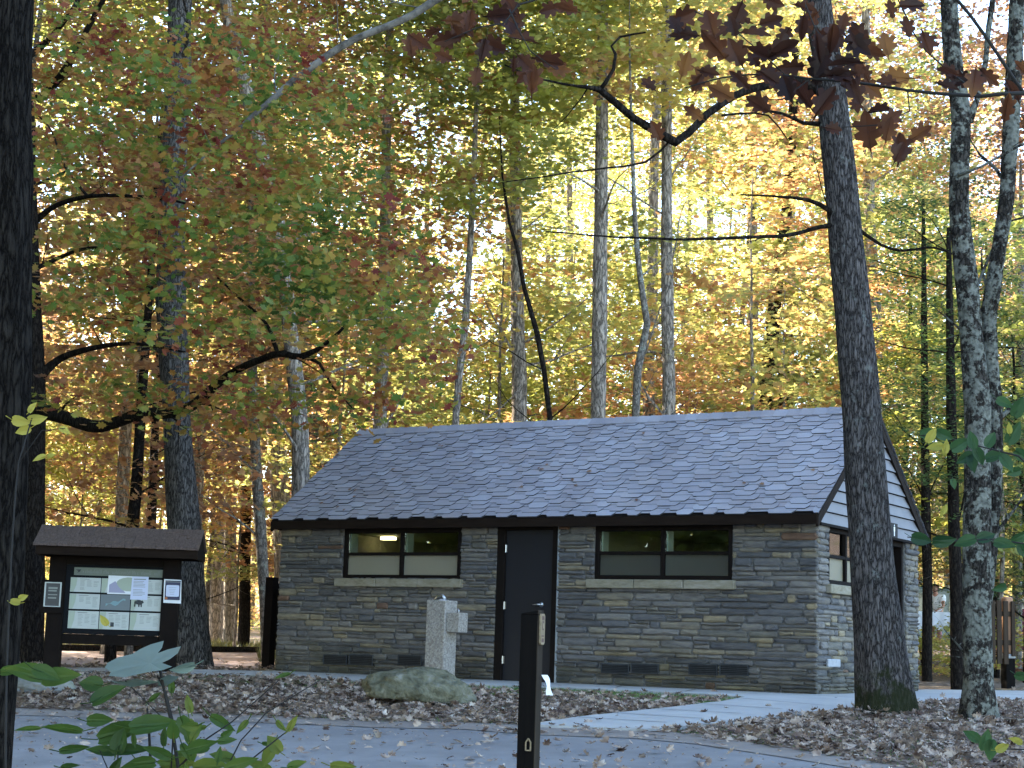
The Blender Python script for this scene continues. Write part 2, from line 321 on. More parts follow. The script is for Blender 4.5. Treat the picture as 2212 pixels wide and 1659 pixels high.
M['gravel'] = noisy('pinkish_gravel', [(.3, (.14, .10, .10)), (.5, (.34, .25, .24)), (.65, (.50, .39, .38))], 9, 8, bump=.9, bscale=16, dist=.03)
def sheet_grid(name, us_, ss_, m):
    mb = MB()
    W = lambda u, s: (BX + u * cyw + s * syw, BY + u * syw - s * cyw)
    idx = {}
    for i, u in enumerate(us_):
        for j, s in enumerate(ss_):
            x, y = W(u, s); idx[i, j] = len(mb.v); mb.v.append((x, y, terr(x, y)))
    for i in range(len(us_) - 1):
        for j in range(len(ss_) - 1):
            mb.f.append((idx[i, j], idx[i, j + 1], idx[i + 1, j + 1], idx[i + 1, j])); mb.m.append(0)
    return mb.build(name, m)
uu = [-150, -100, -70, -50, -40, -30, -25] + [x * 1.0 for x in range(-22, 24)] + [26, 30, 35, 40, 50, 70, 100, 150]
ss = [-200, -150, -130, -100, -80, -60, -50, -45, -40, -35, -30] + [-27 + x for x in range(0, 27)] + [x * .5 for x in range(0, 50)] + [25.5, 27, 30, 35, 40, 60]
tag(sheet_grid('forest_ground', uu, ss, M['ground']), kind='structure')
def sheet(name, poly, off, m, kind='structure', thick=0):
    bm = bmesh.new(); vs = [bm.verts.new((p[0], p[1], 0)) for p in poly]; bm.faces.new(vs)
    bmesh.ops.triangulate(bm, faces=bm.faces[:])
    co = [us(p[0], p[1]) for p in poly]
    smin, smax = min(-c[1] for c in co), max(-c[1] for c in co); umin, umax = min(c[0] for c in co), max(c[0] for c in co)
    n = Vector((-syw, cyw, 0)); e = Vector((cyw, syw, 0)); O = Vector((BX, BY, 0))
    s = math.ceil(smin / .5) * .5
    while s < smax:
        bmesh.ops.bisect_plane(bm, geom=bm.verts[:] + bm.edges[:] + bm.faces[:], plane_co=O - n * s, plane_no=n); s += .5
    for v in bm.verts: v.co.z = terr(v.co.x, v.co.y) + off
    if thick:
        be = [ed for ed in bm.edges if ed.is_boundary]
        r = bmesh.ops.extrude_edge_only(bm, edges=be)
        for v in r['geom']:
            if isinstance(v, bmesh.types.BMVert): v.co.z -= thick
    bmesh.ops.recalc_face_normals(bm, faces=bm.faces[:])
    me = bpy.data.meshes.new(name); bm.to_mesh(me); bm.free(); me.materials.append(m)
    o = bpy.data.objects.new(name, me); COL.objects.link(o); return tag(o, kind=kind)
def G(lst): return [gnd(*p) for p in lst]
far_edge = [(-260, 1522), (20, 1535), (200, 1540), (400, 1547), (600, 1553), (800, 1562), (1000, 1566), (1150, 1572), (1370, 1580), (1500, 1592), (1700, 1622), (1900, 1655), (2100, 1692), (2350, 1740)]
fe = G(far_edge)
def W2(u, s): return Vector((BX + u * cyw + s * syw, BY + u * syw - s * cyw, 0))
def uS(P): a, b = us(P.x, P.y); return a, -b
near = [W2(uS(fe[-1])[0] + 3, 13.6), W2(0, 13.3), W2(-8, 13.6), W2(uS(fe[0])[0] - 4, 13.6)]
road_poly = [W2(uS(fe[0])[0] - 10, uS(fe[0])[1])] + fe + near
road_poly = [(p.x, p.y) for p in road_poly]
sheet('asphalt_road', road_poly, .008, M['road'])
# gritty, leaf-stained strip along the far edge
inner = [gnd(x, y + (12 if x < 1100 else 18)) for x, y in far_edge]
sheet('road_shoulder', [(p.x, p.y) for p in [gnd(x, y - 3) for x, y in far_edge]] + [(p.x, p.y) for p in reversed(inner)], .014, M['road_edge'])
walk_px = [(1130, 1573), (1180, 1566), (1250, 1555), (1450, 1534), (1560, 1521), (1610, 1511), (1500, 1504), (1350, 1497), (1200, 1490), (980, 1483), (760, 1475), (600, 1465), (400, 1462), (150, 1456), (-200, 1448)]
walk_top = [(-200, 1440), (150, 1447), (560, 1454)]
pts = [(p.x, p.y) for p in G(walk_px)] + [(p.x, p.y) for p in G(walk_top)]
w0 = W2(-L - .1, -.15); w1 = W2(.05, -.15); w2 = W2(.05, -9.0); w3 = W2(3.0, -9.0)
rt = G([(2240, 1516), (2100, 1518), (1990, 1523), (1850, 1536), (1700, 1550), (1500, 1575), (1400, 1583)])
pts += [(w0.x, w0.y), (w1.x, w1.y)]
pr = W2(.05, -2.0); pts.append((pr.x, pr.y)); pq = gnd(2000, 1494); pts.append((pq.x, pq.y)); pq = gnd(2240, 1497); pts.append((pq.x, pq.y))
pts += [(p.x, p.y) for p in rt]
sheet('concrete_walk', pts, .035, M['concrete_slab'], thick=.08)
WALK = pts
# scored joints across the walk
jm = MB()
M['joint'] = mat('joint_dark', (.10, .10, .10), .9)
def seg_on(a, b, w=.012, off=.040):
    P, Q = gnd(*a), gnd(*b); d = (Q - P); d.z = 0; d.normalize(); nrm = Vector((-d.y, d.x, 0)) * w; K = 8
    for k in range(K):
        A = P.lerp(Q, k / K); B = P.lerp(Q, (k + 1) / K); q = []
        for c in (A - nrm, B - nrm, B + nrm, A + nrm): q.append((c.x, c.y, terr(c.x, c.y) + off))
        jm.face(q)
for a, b in [((1250, 1557), (1440, 1569)), ((1330, 1548), (1520, 1560)), ((1420, 1539), (1600, 1549)), ((1520, 1528), (1690, 1539)), ((1600, 1515), (1780, 1531)), ((1700, 1505), (1900, 1517)), ((1120, 1483), (1160, 1474)), ((1330, 1491), (1370, 1482)), ((1480, 1500), (1540, 1488)), ((840, 1475), (880, 1466)), ((980, 1478), (1020, 1469))]:
    seg_on(a, b)
tag(jm.build('walk_joints', M['joint']), kind='structure')
gp = G([(-200, 1402), (330, 1405), (560, 1408), (560, 1446), (150, 1442), (-200, 1436)])
GRAV = [(p.x, p.y) for p in gp]
sheet('gravel_pad', GRAV, .01, M['gravel'])

def inpoly(x, y, poly):
    c = False; j = len(poly) - 1
    for i in range(len(poly)):
        xi, yi = poly[i][0], poly[i][1]; xj, yj = poly[j][0], poly[j][1]
        if (yi > y) != (yj > y) and x < (xj - xi) * (y - yi) / (yj - yi) + xi: c = not c
        j = i
    return c

# ------------------------------------------------------------------ leaves
KITE = np.array([(0, -.5), (.30, .05), (0, .5), (-.30, .05)])
OVAL = np.array([(0, -.5), (.22, -.3), (.33, 0), (.22, .28), (0, .5), (-.22, .28), (-.33, 0), (-.22, -.3)])
OAK = np.array([(0, -.62), (.03, -.4), (.20, -.33), (.15, -.2), (.33, -.14), (.36, .0), (.21, .05), (.38, .24), (.28, .33), (.16, .28), (.11, .42), (0, .55), (-.11, .42), (-.16, .28), (-.28, .33), (-.38, .24), (-.21, .05), (-.36, 0), (-.33, -.14), (-.15, -.2), (-.20, -.33), (-.03, -.4)])
MAPLE = np.array([(0, -.5), (.12, -.3), (.42, -.32), (.33, -.12), (.55, .12), (.27, .1), (.3, .3), (.12, .22), (0, .58), (-.12, .22), (-.3, .3), (-.27, .1), (-.55, .12), (-.33, -.12), (-.42, -.32), (-.12, -.3)])
def leaves_mesh(name, C, size, tmpl, m, tilt=.6, curl=.12, upn=None):
    """C: (n,3) centres; size: (n,) leaf lengths"""
    n = len(C); k = len(tmpl)
    th = nr.uniform(0, 2 * np.pi, n); ti = np.abs(nr.normal(0, tilt, n)); ph = nr.uniform(0, 2 * np.pi, n)
    N = np.stack([np.sin(ti) * np.cos(ph), np.sin(ti) * np.sin(ph), np.cos(ti)], 1)
    A = np.stack([np.cos(th), np.sin(th), np.zeros(n)], 1); A -= N * (A * N).sum(1, keepdims=True); A /= np.linalg.norm(A, axis=1, keepdims=True)
    B = np.cross(N, A)
    t = tmpl
    V = C[:, None, :] + size[:, None, None] * (t[None, :, 1:2] * A[:, None, :] + t[None, :, 0:1] * B[:, None, :])
    if curl: 
        cu = nr.normal(0, curl, n)[:, None] + curl * .6
        V += N[:, None, :] * (size[:, None] * (cu * (t[None, :, 1] ** 2 * 2 + np.abs(t[None, :, 0]))))[:, :, None]
    me = bpy.data.meshes.new(name)
    me.vertices.add(n * k); me.vertices.foreach_set('co', V.reshape(-1).astype(np.float32))
    me.loops.add(n * k); me.loops.foreach_set('vertex_index', np.arange(n * k, dtype=np.int32))
    me.polygons.add(n); me.polygons.foreach_set('loop_start', np.arange(0, n * k, k, dtype=np.int32))
    me.materials.append(m); me.update(calc_edges=True)
    return me
def obj(name, me, parent=None):
    o = bpy.data.objects.new(name, me); COL.objects.link(o)
    if parent: o.parent = parent
    return o
def crown_pts(nc, per, R, H, csize=(.55, 1.0), shape='round', z0=0):
    """cluster centres in a crown volume, flattened sprays of leaves"""
    cs = []
    while len(cs) < nc:
        p = nr.uniform(-1, 1, 3)
        if shape == 'cone':
            if math.hypot(p[0], p[1]) > (1 - (p[2] + 1) / 2) ** .8: continue
        else:
            q = math.sqrt((p ** 2).sum())
            if q > 1 or q < .3 or nr.random() > .35 + .65 * q: continue
        cs.append((p[0] * R, p[1] * R, z0 + (p[2] + 1) / 2 * H))
    cs = np.array(cs); out = []
    for c in cs:
        r = nr.uniform(*csize); k = int(per * nr.uniform(.6, 1.4))
        d = nr.normal(0, 1, (k, 3)) * np.array([.40, .40, .09]) * r; d[:, 2] -= .12 * (d[:, 0] ** 2 + d[:, 1] ** 2) / r
        out.append(c + d)
    return cs, np.concatenate(out)

# ------------------------------------------------------------------ restroom building
B = empty('restroom_building', (BX, BY, BZ), 'low stone restroom building with grey shingle gable roof and dark door', 'building', YAW)
def rect(px0, py0, px1, py1, plane='y', val=0):
    a = loc(px0, py0, plane, val); b = loc(px1, py1, plane, val); k = 0 if plane == 'y' else 1
    return min(a[k], b[k]), max(a[k], b[k]), min(a.z, b.z), max(a.z, b.z)
W1 = (loc(744, 1195)[0], loc(996, 1195)[0], loc(870, 1250).z, HW)
W2r = (loc(1287, 1195)[0], loc(1582, 1195)[0], loc(1435, 1252).z, HW)
DR = (loc(1074, 1300)[0], loc(1203, 1300)[0], 0.02, HW)
sw0, sw1 = loc(1787, 1200, 'x', 0)[1], loc(1842, 1200, 'x', 0)[1]
SW = (sw0, sw1 + .45, loc(1812, 1264, 'x', 0).z, HW)
sd1 = loc(1953, 1250, 'x', 0)[1]
SD = (sd1 - .95, sd1, .02, HW)
print('W1', W1, 'W2', W2r, 'DR', DR, 'SW', SW, 'SD', SD)
def stones(mb, a0, a1, z0, z1, holes, place, outn):
    """ledgestone courses; place(a, z, depth) -> local point"""
    z = z0; row = 0
    def stone(xa, xb, za, zb):
        g = .006; xa += g; xb -= g; za += g * .8; zb -= g * .8
        if xb - xa < .03 or zb - za < .015: return
        d = rnd.uniform(.018, .05); c = min(.016, (zb - za) * .28)
        jt = lambda s=.005: rnd.uniform(-s, s)
        K = 3 if xb - xa > .3 else 2
        rc = min(.035, (zb - za) * .35, (xb - xa) * .2) * rnd.uniform(.4, 1.1)
        xs = [xa + rc] + [xa + (xb - xa) * i / K for i in range(1, K)] + [xb - rc]
        zm_ = (za + zb) / 2 + jt(.008)
        ring = [(x, za + jt(.006)) for x in xs] + [(xb, zm_)] + [(x, zb + jt(.006)) for x in reversed(xs)] + [(xa, zm_ + jt(.006))]
        cx, cz = (xa + xb) / 2, zm_; sx_ = max(.5, 1 - 2 * c / (xb - xa)); sz_ = 1 - 2 * c / (zb - za)
        inner = [(cx + (x - cx) * sx_ + jt(.003), cz + (zz - cz) * sz_ + jt(.003)) for x, zz in ring]
        n = len(mb.v); R = len(ring)
        mb.v += [tuple(place(x, zz, -.02)) for x, zz in ring]
        mb.v += [tuple(place(x, zz, d * .6)) for x, zz in ring]
        mb.v += [tuple(place(x, zz, d + jt(.005))) for x, zz in inner] + [tuple(place(cx, cz, d + .004))]
        for i in range(R):
            j = (i + 1) % R
            mb.f.append((n + i, n + j, n + R + j, n + R + i)); mb.m.append(1)
            mb.f.append((n + R + i, n + R + j, n + 2 * R + j, n + 2 * R + i)); mb.m.append(1)
            mb.f.append((n + 2 * R + i, n + 2 * R + j, n + 3 * R)); mb.m.append(1)
    while z < z1 - .03:
        h = rnd.uniform(.055, .11)
        if z + h > z1 - .05: h = z1 - z
        x = a0 - rnd.uniform(0, .2)
        cuts = []
        while x < a1:
            w = rnd.uniform(.2, .72) * (1.0 if rnd.random() > .22 else .5); cuts.append((max(x, a0), min(x + w, a1))); x += w
        if len(cuts) > 1 and cuts[-1][1] - cuts[-1][0] < .08: a_, b_ = cuts.pop(); cuts[-1] = (cuts[-1][0], b_)
        for xa, xb in cuts:
            if xb - xa < .04: continue
            pieces = [(xa, xb, z, z + h)]
            q = rnd.random()
            if q < .38 and h > .085:
                k = rnd.uniform(.38, .62); zm = z + h * k; xm = xa + (xb - xa) * rnd.uniform(.3, .7)
                if rnd.random() < .5: pieces = [(xa, xb, z, zm), (xa, xb, zm, z + h)]
                else: pieces = [(xa, xb, z, zm), (xa, xm, zm, z + h), (xm, xb, zm, z + h)]
            for (pa, pb, za, zb) in pieces:
                segs = [(pa, pb)]
                for (ha, hb, hz0, hz1) in holes:
                    if zb <= hz0 + .02 or za >= hz1 - .0: continue
                    ns = []
                    for (sa, sb) in segs:
                        if sb <= ha or sa >= hb: ns.append((sa, sb)); continue
                        if sa < ha: ns.append((sa, ha))
                        if sb > hb: ns.append((hb, sb))
                    segs = ns
                zz0 = za
                for (ha, hb, hz0, hz1) in holes:
                    pass
                for sa, sb in segs: stone(sa, sb, za, zb)
        z += h
def core(mb, a0, a1, z0, z1, holes, place, th):
    xs = sorted({a0, a1, *[h[0] for h in holes], *[h[1] for h in holes]}); zs = sorted({z0, z1, *[h[2] for h in holes], *[min(h[3], z1) for h in holes]})
    for xa, xb in zip(xs, xs[1:]):
        for za, zb in zip(zs, zs[1:]):
            mx_, mz_ = (xa + xb) / 2, (za + zb) / 2
            if any(h[0] < mx_ < h[1] and h[2] < mz_ < h[3] for h in holes): continue
            p = place(xa, za, 0); q = place(xb, zb, -th)
            mb.box((min(p[0], q[0]), min(p[1], q[1]), za), (max(p[0], q[0]), max(p[1], q[1]), zb), 0)
TH = .28
front = lambda a, z, d: (a, -d, z)
side = lambda a, z, d: (d, a, z)
backp = lambda a, z, d: (a, D + d, z)
leftp = lambda a, z, d: (-L - d, a, z)
def ext(h, s=.0): return (h[0], h[1], h[2], h[3] + .2)
mb = MB(); hf = [ext(W1), ext(W2r), ext(DR)]
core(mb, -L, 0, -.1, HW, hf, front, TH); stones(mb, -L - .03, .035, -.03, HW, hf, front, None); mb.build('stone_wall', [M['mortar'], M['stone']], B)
mb = MB(); hs = [ext(SW), ext(SD)]
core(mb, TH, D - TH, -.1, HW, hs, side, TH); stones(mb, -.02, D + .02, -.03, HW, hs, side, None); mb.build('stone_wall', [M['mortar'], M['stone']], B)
_a = loc(762, 1185, 'y', D); _b = loc(803, 1160, 'y', D); BW = (_a.x, _b.x, _a.z - .12, _b.z + .12); print('BW', BW)
mb = MB(); hb = [(BW[0], BW[1], BW[2], BW[3])]
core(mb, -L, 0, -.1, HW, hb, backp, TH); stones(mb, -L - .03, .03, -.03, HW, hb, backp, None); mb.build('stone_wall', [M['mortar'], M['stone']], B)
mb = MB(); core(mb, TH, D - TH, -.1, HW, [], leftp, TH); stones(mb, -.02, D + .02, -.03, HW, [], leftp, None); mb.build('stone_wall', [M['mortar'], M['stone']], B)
# interior: floor, ceiling, linings, two partitions
mb = MB(); mb.box((-L + TH, TH, -.05), (-TH, D - TH, .02)); mb.build('floor', M['floorin'], B)
mb = MB(); mb.box((-L + .05, .05, HW + .012), (-.05, D - .05, HW + .05)); mb.build('ceiling', M['cream'], B)
mb = MB()
for x in (DR[0] - .25, DR[1] + .25): mb = MB(); mb.box((x - .06, TH + .01, .03), (x + .06, D - TH - .01, HW)); mb.build('partition_wall', M['cream'], B)
mb = MB(); mb.box((-L + TH + .005, TH + .01, .03), (-L + TH + .03, D - TH - .01, HW))
mb.build('partition_wall', M['cream'], B)
# windows
def window(x0, x1, z0, z1, place, cols=2, frost_=M['frost'], frostc=True, sillext=.1, lab=None, sill=True, cut=None):
    fr = MB(); fd = -.02; t = .055
    def bx(mb_, a, b, za, zb, d0, d1, mi=0):
        p = place(a, za, d0); q = place(b, zb, d1)
        mb_.box(tuple(min(p[i], q[i]) for i in range(3)), tuple(max(p[i], q[i]) for i in range(3)), mi)
    bx(fr, x0 - .005, x0 + t, z0 + t, z1 - t, -.07, .012); bx(fr, x1 - t, x1 + .005, z0 + t, z1 - t, -.07, .012)
    bx(fr, x0 - .005, x1 + .005, z0 - .0, z0 + t, -.07, .012); bx(fr, x0 - .005, x1 + .005, z1 - t - .03, z1 + .04, -.07, .012)
    zi0, zi1 = z0 + t, z1 - t - .03; zm = zi0 + (zi1 - zi0) * .50
    cw = (x1 - x0 - 2 * t) / cols
    for c in range(1, cols): bx(fr, x0 + t + cw * c - .03, x0 + t + cw * c + .03, zi0, zi1, -.065, .004)
    for c in range(cols):
        a = x0 + t + cw * c + (.03 if c else 0); b = x0 + t + cw * (c + 1) - (.03 if c < cols - 1 else 0)
        bx(fr, a, b, zm - .022, zm + .022, -.06, -.0)
    f = fr.build('window_frame', M['brown'], B); bevel(f, .004, 1)
    for c in range(cols):
        a = x0 + t + cw * c + (.03 if c else 0); b = x0 + t + cw * (c + 1) - (.03 if c < cols - 1 else 0)
        for k, (za, zb) in enumerate(((zi0, zm - .022), (zm + .022, zi1))):
            p = MB(); bx(p, a, b, za, zb, -.045, -.040)
            p.build('pane', frost_ if k == 0 else M['glass'], f)
    for c in range(cols):   # pale inner reveals beside each lite
        j = MB(); a = x0 + t + cw * c + (.03 if c else 0); bx(j, a - .005, a + .02, zi0, zi1, -.23, -.072); j.build('window_jamb', M['jamb'], f)
    if sill:
        s = MB(); n = max(1, int((x1 - x0) / .55)); e = sillext; xs = [x0 - e + (x1 - x0 + 2 * e - .03) * i / n for i in range(n + 1)]
        for i in range(n):
            q = .1 + rnd.uniform(-.006, .006)
            bx(s, xs[i] + .003, xs[i + 1] - .003, z0 - .125, z0 - .005, -.1, q, 0)
        o = s.build('window_sill', M['sill'], B); bevel(o, .012, 2)
    return f
M['sill'] = noisy('buff_sandstone', [(.3, (.13, .115, .08)), (.5, (.22, .195, .14)), (.7, (.27, .25, .21))], 5, 8, bump=.7, bscale=20, dist=.012, stretch=(1, 1, 3))
window(*W1, front); window(*W2r, front, frost_=M['frost_unlit']); window(*SW, side, cols=2)
fr = MB(); fr.box((BW[0] - .03, D + .0, BW[2] - .03), (BW[1] + .03, D + .05, BW[2])); fr.box((BW[0] - .03, D + .0, BW[3]), (BW[1] + .03, D + .05, BW[3] + .03)); fr.box((BW[0] - .03, D, BW[2]), (BW[0], D + .05, BW[3])); fr.box((BW[1], D, BW[2]), (BW[1] + .03, D + .05, BW[3])); fr.build('window_frame', M['brown'], B)
# door
fr = MB(); dl0, dl1 = DR[0] + .115, DR[1] - .075
fr.box((DR[0] - .01, -.03, .0), (dl0, .1, HW + .04)); fr.box((dl1, -.03, .0), (DR[1] + .005, .1, HW + .04)); fr.box((dl0, -.03, HW - .06), (dl1, .1, HW + .04))
f = fr.build('door_frame', M['brown'], B); bevel(f, .004, 1)
d = MB(); d.box((dl0 + .004, .012, .025), (dl1 - .004, .06, HW - .064)); dr = d.build('door', M['door'], B); bevel(dr, .003, 1)
for z in (.32, 1.08, 1.88):
    h = MB(); h.tube([(dl0 - .002, .0, z - .055), (dl0 - .002, .0, z + .055)], [.009, .009], 8); h.box((dl0 - .03, .005, z - .05), (dl0 + .025, .0115, z + .05)); h.build('hinge', M['steel'], dr)
P = loc(1170, 1306, 'y', 0.01)
h = MB(); h.tube([(P.x, .012, P.z), (P.x, -.012, P.z)], [.033, .031], 20); h.tube([(P.x, -.012, P.z), (P.x, -.05, P.z)], [.014, .014], 12)
h.tube([(P.x + .01, -.055, P.z), (P.x - .04, -.06, P.z - .002), (P.x - .115, -.055, P.z - .008)], [.014, .012, .008], 10); h.build('door_handle', M['steel'], dr, True)
c = MB(); c.box((DR[1] + .006, -.03, .03), (DR[1] + .03, .02, HW - .01)); c.build('sealant_strip', M['caulk'], B)
# side entrance: open, dark
fr = MB(); fr.box((-.2, SD[0], .0), (-.02, SD[0] + .06, HW - .02)); fr.box((-.2, SD[1] - .06, .0), (-.02, SD[1], HW - .02)); fr.box((-.2, SD[0], HW - .1), (-.018, SD[1], HW + .04))
fr.build('door_frame', M['brown'], B)
d = MB(); d.box((-.26, SD[0] + .06, .03), (-.21, SD[1] - .06, HW - .1)); d.build('door', M['door'], B)
# vents low in the walls
for (x0, y0, x1, y1) in [(699, 1415, 751, 1435), (755, 1415, 807, 1436), (860, 1416, 912, 1437), (1299, 1435, 1360, 1454), (1364, 1435, 1424, 1454), (1488, 1435, 1551, 1457), (1555, 1436, 1618, 1458)]:
    a = loc(x0, y1, 'y', -.04); b = loc(x1, y0, 'y', -.04); v = MB()
    v.box((a.x, -.052, a.z), (b.x, -.03, b.z)); 
    for q in (a.x, b.x - .012): v.box((q, -.062, a.z), (q + .012, -.0525, b.z), 1)
    v.box((a.x + .013, -.066, b.z - .014), (b.x - .013, -.0525, b.z + .004), 1); v.box((a.x + .013, -.06, a.z), (b.x - .013, -.0525, a.z + .01), 1)
    K = 6
    for k in range(1, K): zz = a.z + (b.z - a.z) * k / K; v.box((a.x + .014, -.057, zz - .004), (b.x - .014, -.0525, zz + .003), 1)
    v.build('wall_vent', [M['black'], M['vent']], B)
a = loc(1787, 1441, 'x', .04); b = loc(1813, 1424, 'x', .04); v = MB(); v.box((.02, a.y, a.z), (.06, b.y, b.z)); bevel(v.build('wall_vent', M['zinc'], B), .01, 1)
# roof planes
run = D / 2 + OV; rise = HR - HE; SL = math.hypot(run, rise); ang = math.atan2(rise, run)
def rp(x, q, side_, n=0):     # point on slope: q = distance up from the eave, n = normal offset
    y = -OV + q * math.cos(ang); z = HE + q * math.sin(ang); y -= n * math.sin(ang); z += n * math.cos(ang)
    return (x, y, z) if side_ == 0 else (x, D - y, z)
XL, XR = -L - GA, GA
for sd in (0, 1):
    rd = MB(); a = [rp(XL, 0, sd, -.03), rp(XR, 0, sd, -.03), rp(XR, SL, sd, -.03), rp(XL, SL, sd, -.03)]
    rd.prism(a, Vector(rp(0, 0, sd, 0)) - Vector(rp(0, 0, sd, -.027)) if False else Vector((0, 0, .022)), 0)
    NR = 24; ex = SL / NR; tw = .30; step = .046
    for r in range(NR):
        q0 = r * ex; offx = (r * .137 + .07 * (r % 3)) % (tw); x = XL - .02 - offx - tw; k = 0
        while x < XR + .02:
            w = tw * rnd.choice((.5, .65, .8, .95, 1.1)); hi = (k % 2); topq = min(q0 + ex * 1.7, SL)
            cl = lambda v_: min(max(v_, XL - .02), XR + .02)
            if cl(x + w) - cl(x) > .02:
                e_ = .028; qh = min(q0 + step, SL - .01)
                if hi: pl_ = [(x - e_, qh), (x + w + e_, qh), (x + w + e_, topq), (x - e_, topq)]; th = .008
                else: pl_ = [(x + .012, q0 - .012), (x + w - .012, q0 - .012), (x + w + e_, qh), (x + w + e_, topq), (x - e_, topq), (x - e_, qh)]; th = .017
                th += rnd.uniform(0, .002); n = len(rd.v); K_ = len(pl_)
                for j_ in (0, 1):
                    for xx, qq in pl_: rd.v.append(rp(cl(xx), qq, sd, (th if j_ else 0) if qq < topq - .001 else (-.003 + .003 * j_ + (.001 if not hi else 0))))
                rd.f.append(tuple(range(n + K_, n + 2 * K_))); rd.m.append(1)
                for i_ in range(K_):
                    j_ = (i_ + 1) % K_
                    if pl_[i_][1] > topq - .001 and pl_[j_][1] > topq - .001: continue
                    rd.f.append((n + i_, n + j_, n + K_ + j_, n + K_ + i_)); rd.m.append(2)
            x += w; k += 1
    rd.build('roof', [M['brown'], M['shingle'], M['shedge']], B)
# ridge cap
cpm = MB(); x = XL - .02
while x < XR + .02:
    w = .2; lift = .010
    for sd in (0, 1):
        a = rp(x, SL + .004, sd, .030 + lift); b = rp(min(x + w * 1.35, XR + .02), SL + .004, sd, .026); c = rp(min(x + w * 1.35, XR + .02), SL - .17, sd, .018); d_ = rp(x, SL - .17, sd, .020 + lift)
        q = [a, b, c, d_]
        if sd: q = q[::-1]
        cpm.prism([Vector(z) - Vector((0, 0, .008)) for z in q], (0, 0, .008))
    x += w
cpm.build('ridge_cap', M['shingle'], B)
g = MB()
for k in range(26):
    x = rnd.uniform(XL, XR) if k > 8 else rnd.uniform(XL, XL + 1.6); q = rnd.uniform(.1, SL - .2); c = Vector(rp(x, q, 0, .03)); a = rnd.uniform(0, 6.28); l_ = rnd.uniform(.05, .09)
    A = Vector((math.cos(a), math.sin(a) * math.cos(ang), math.sin(a) * math.sin(ang))); Bv = A.cross(Vector((0, -math.sin(ang), math.cos(ang))))
    g.face([c + A * (v_ * l_) + Bv * (u_ * l_) + Vector((0, -.3, .8)) * abs(u_) * l_ * .4 for u_, v_ in OAK])
rl_ = g.build('fallen_leaves', leafmat('roof_leaves', [(0, (.09, .04, .025)), (1, (.22, .12, .06))], trans=.1)); rl_.location = B.location; rl_.rotation_euler = B.rotation_euler; tag(rl_, 'few brown leaves scattered on the shingle roof', 'leaves', kind='stuff')
# fascias, rakes, soffits
for sd in (0, 1):
    f = MB(); y0 = -OV - .0 if sd == 0 else D + OV
    ya, yb = (y0 - .004, y0 + .03) if sd == 0 else (y0 - .03, y0 + .004)
    f.box((XL + .005, ya, HE - .135), (XR - .005, yb, HE - .012)); bevel(f.build('fascia', M['fascia'], B), .004, 1)
    f = MB(); ya, yb = (y0 + .031, .02) if sd == 0 else (D - .02, y0 - .031)
    f.box((XL + .03, min(ya, yb), HW + .002), (XR - .03, max(ya, yb), HW + .010)); f.build('soffit', M['brown'], B)
for xe in (XR, XL):
    for sd in (0, 1):
        f = MB(); x0, x1 = (xe - .03, xe + .006) if xe > 0 else (xe - .006, xe + .03)
        a = [rp(x0, -.01, sd, -.034), rp(x0, SL, sd, -.034), rp(x0, SL, sd, -.034), rp(x0, -.01, sd, -.034)]
        w = .14
        lo = Vector(rp(x0, 0, sd, -.034)); hi = Vector(rp(x0, SL, sd, -.034)); dn = Vector((0, 0, -w))
        f.prism([lo, hi, hi + dn, lo + dn], (x1 - x0, 0, 0)); f.build('rake_board', M['fascia'], B)
# gable siding (lap boards) both ends
for sgn, xg in ((1, .052), (-1, -L - .052)):
    g = MB(); zb0 = HW + .004; apex = HR - .04; bh = .155; z = zb0; n = 0
    yl = lambda zz: -OV + .03 + max(0, (zz - (HE - .14))) / math.tan(ang); 
    while z < apex - .02:
        z1 = min(z + bh, apex); a0 = max(yl(z), -.04); a1 = max(yl(z1), -.04); 
        if a0 > D / 2: break
        a1 = min(a1, D / 2)
        o0 = .034; o1 = .004
        P0 = [(xg + sgn * o0, a0, z), (xg + sgn * o0, D - a0, z), (xg + sgn * o1, D - a1, z1 - .012), (xg + sgn * o1, a1, z1 - .012)]
        g.prism(P0 if sgn > 0 else P0[::-1], (-sgn * .02, 0, 0)); z += bh
    g.build('gable_siding', M['siding'], B)
    g = MB(); g.prism([(xg - sgn * .03, -.03, HW + .003), (xg - sgn * .03, D + .03, HW + .003), (xg - sgn * .03, D / 2, HR - .07)], (-sgn * .1, 0, 0)); g.build('gable_wall', M['brown'], B)
    g = MB(); g.box((min(xg, xg + sgn * .034), -.04, HW - .03), (max(xg, xg + sgn * .034), D + .04, HW + .003)); g.build('siding_trim', M['brown'], B)
M['cloth0'] = mat('sign_white', (.7, .7, .7), .6)
# restroom sign on the gable: white standing figure on black
a = loc(1927, 1160, 'x', .085); b = loc(1939, 1132, 'x', .085); s = MB(); s.box((.074, a.y - .05, a.z), (.086, b.y, b.z)); sg = s.build('restroom_sign', M['black'], B)
cx_, z0_ = (a.y - .05 + b.y) / 2, a.z; hh = b.z - a.z; q = MB(); 
def disc(mbb, x, y, z, r, n=16): mbb.face([(x, y + r * math.cos(2 * math.pi * i / n), z + r * math.sin(2 * math.pi * i / n)) for i in range(n)])
X = .0875; disc(q, X, cx_, z0_ + hh * .84, hh * .07)
q.face([(X, cx_ - hh * .12, z0_ + hh * .42), (X, cx_ + hh * .12, z0_ + hh * .42), (X, cx_ + hh * .14, z0_ + hh * .74), (X, cx_ - hh * .14, z0_ + hh * .74)])
q.face([(X, cx_ - hh * .09, z0_ + hh * .1), (X, cx_ - hh * .01, z0_ + hh * .1), (X, cx_ - hh * .01, z0_ + hh * .42), (X, cx_ - hh * .09, z0_ + hh * .42)])
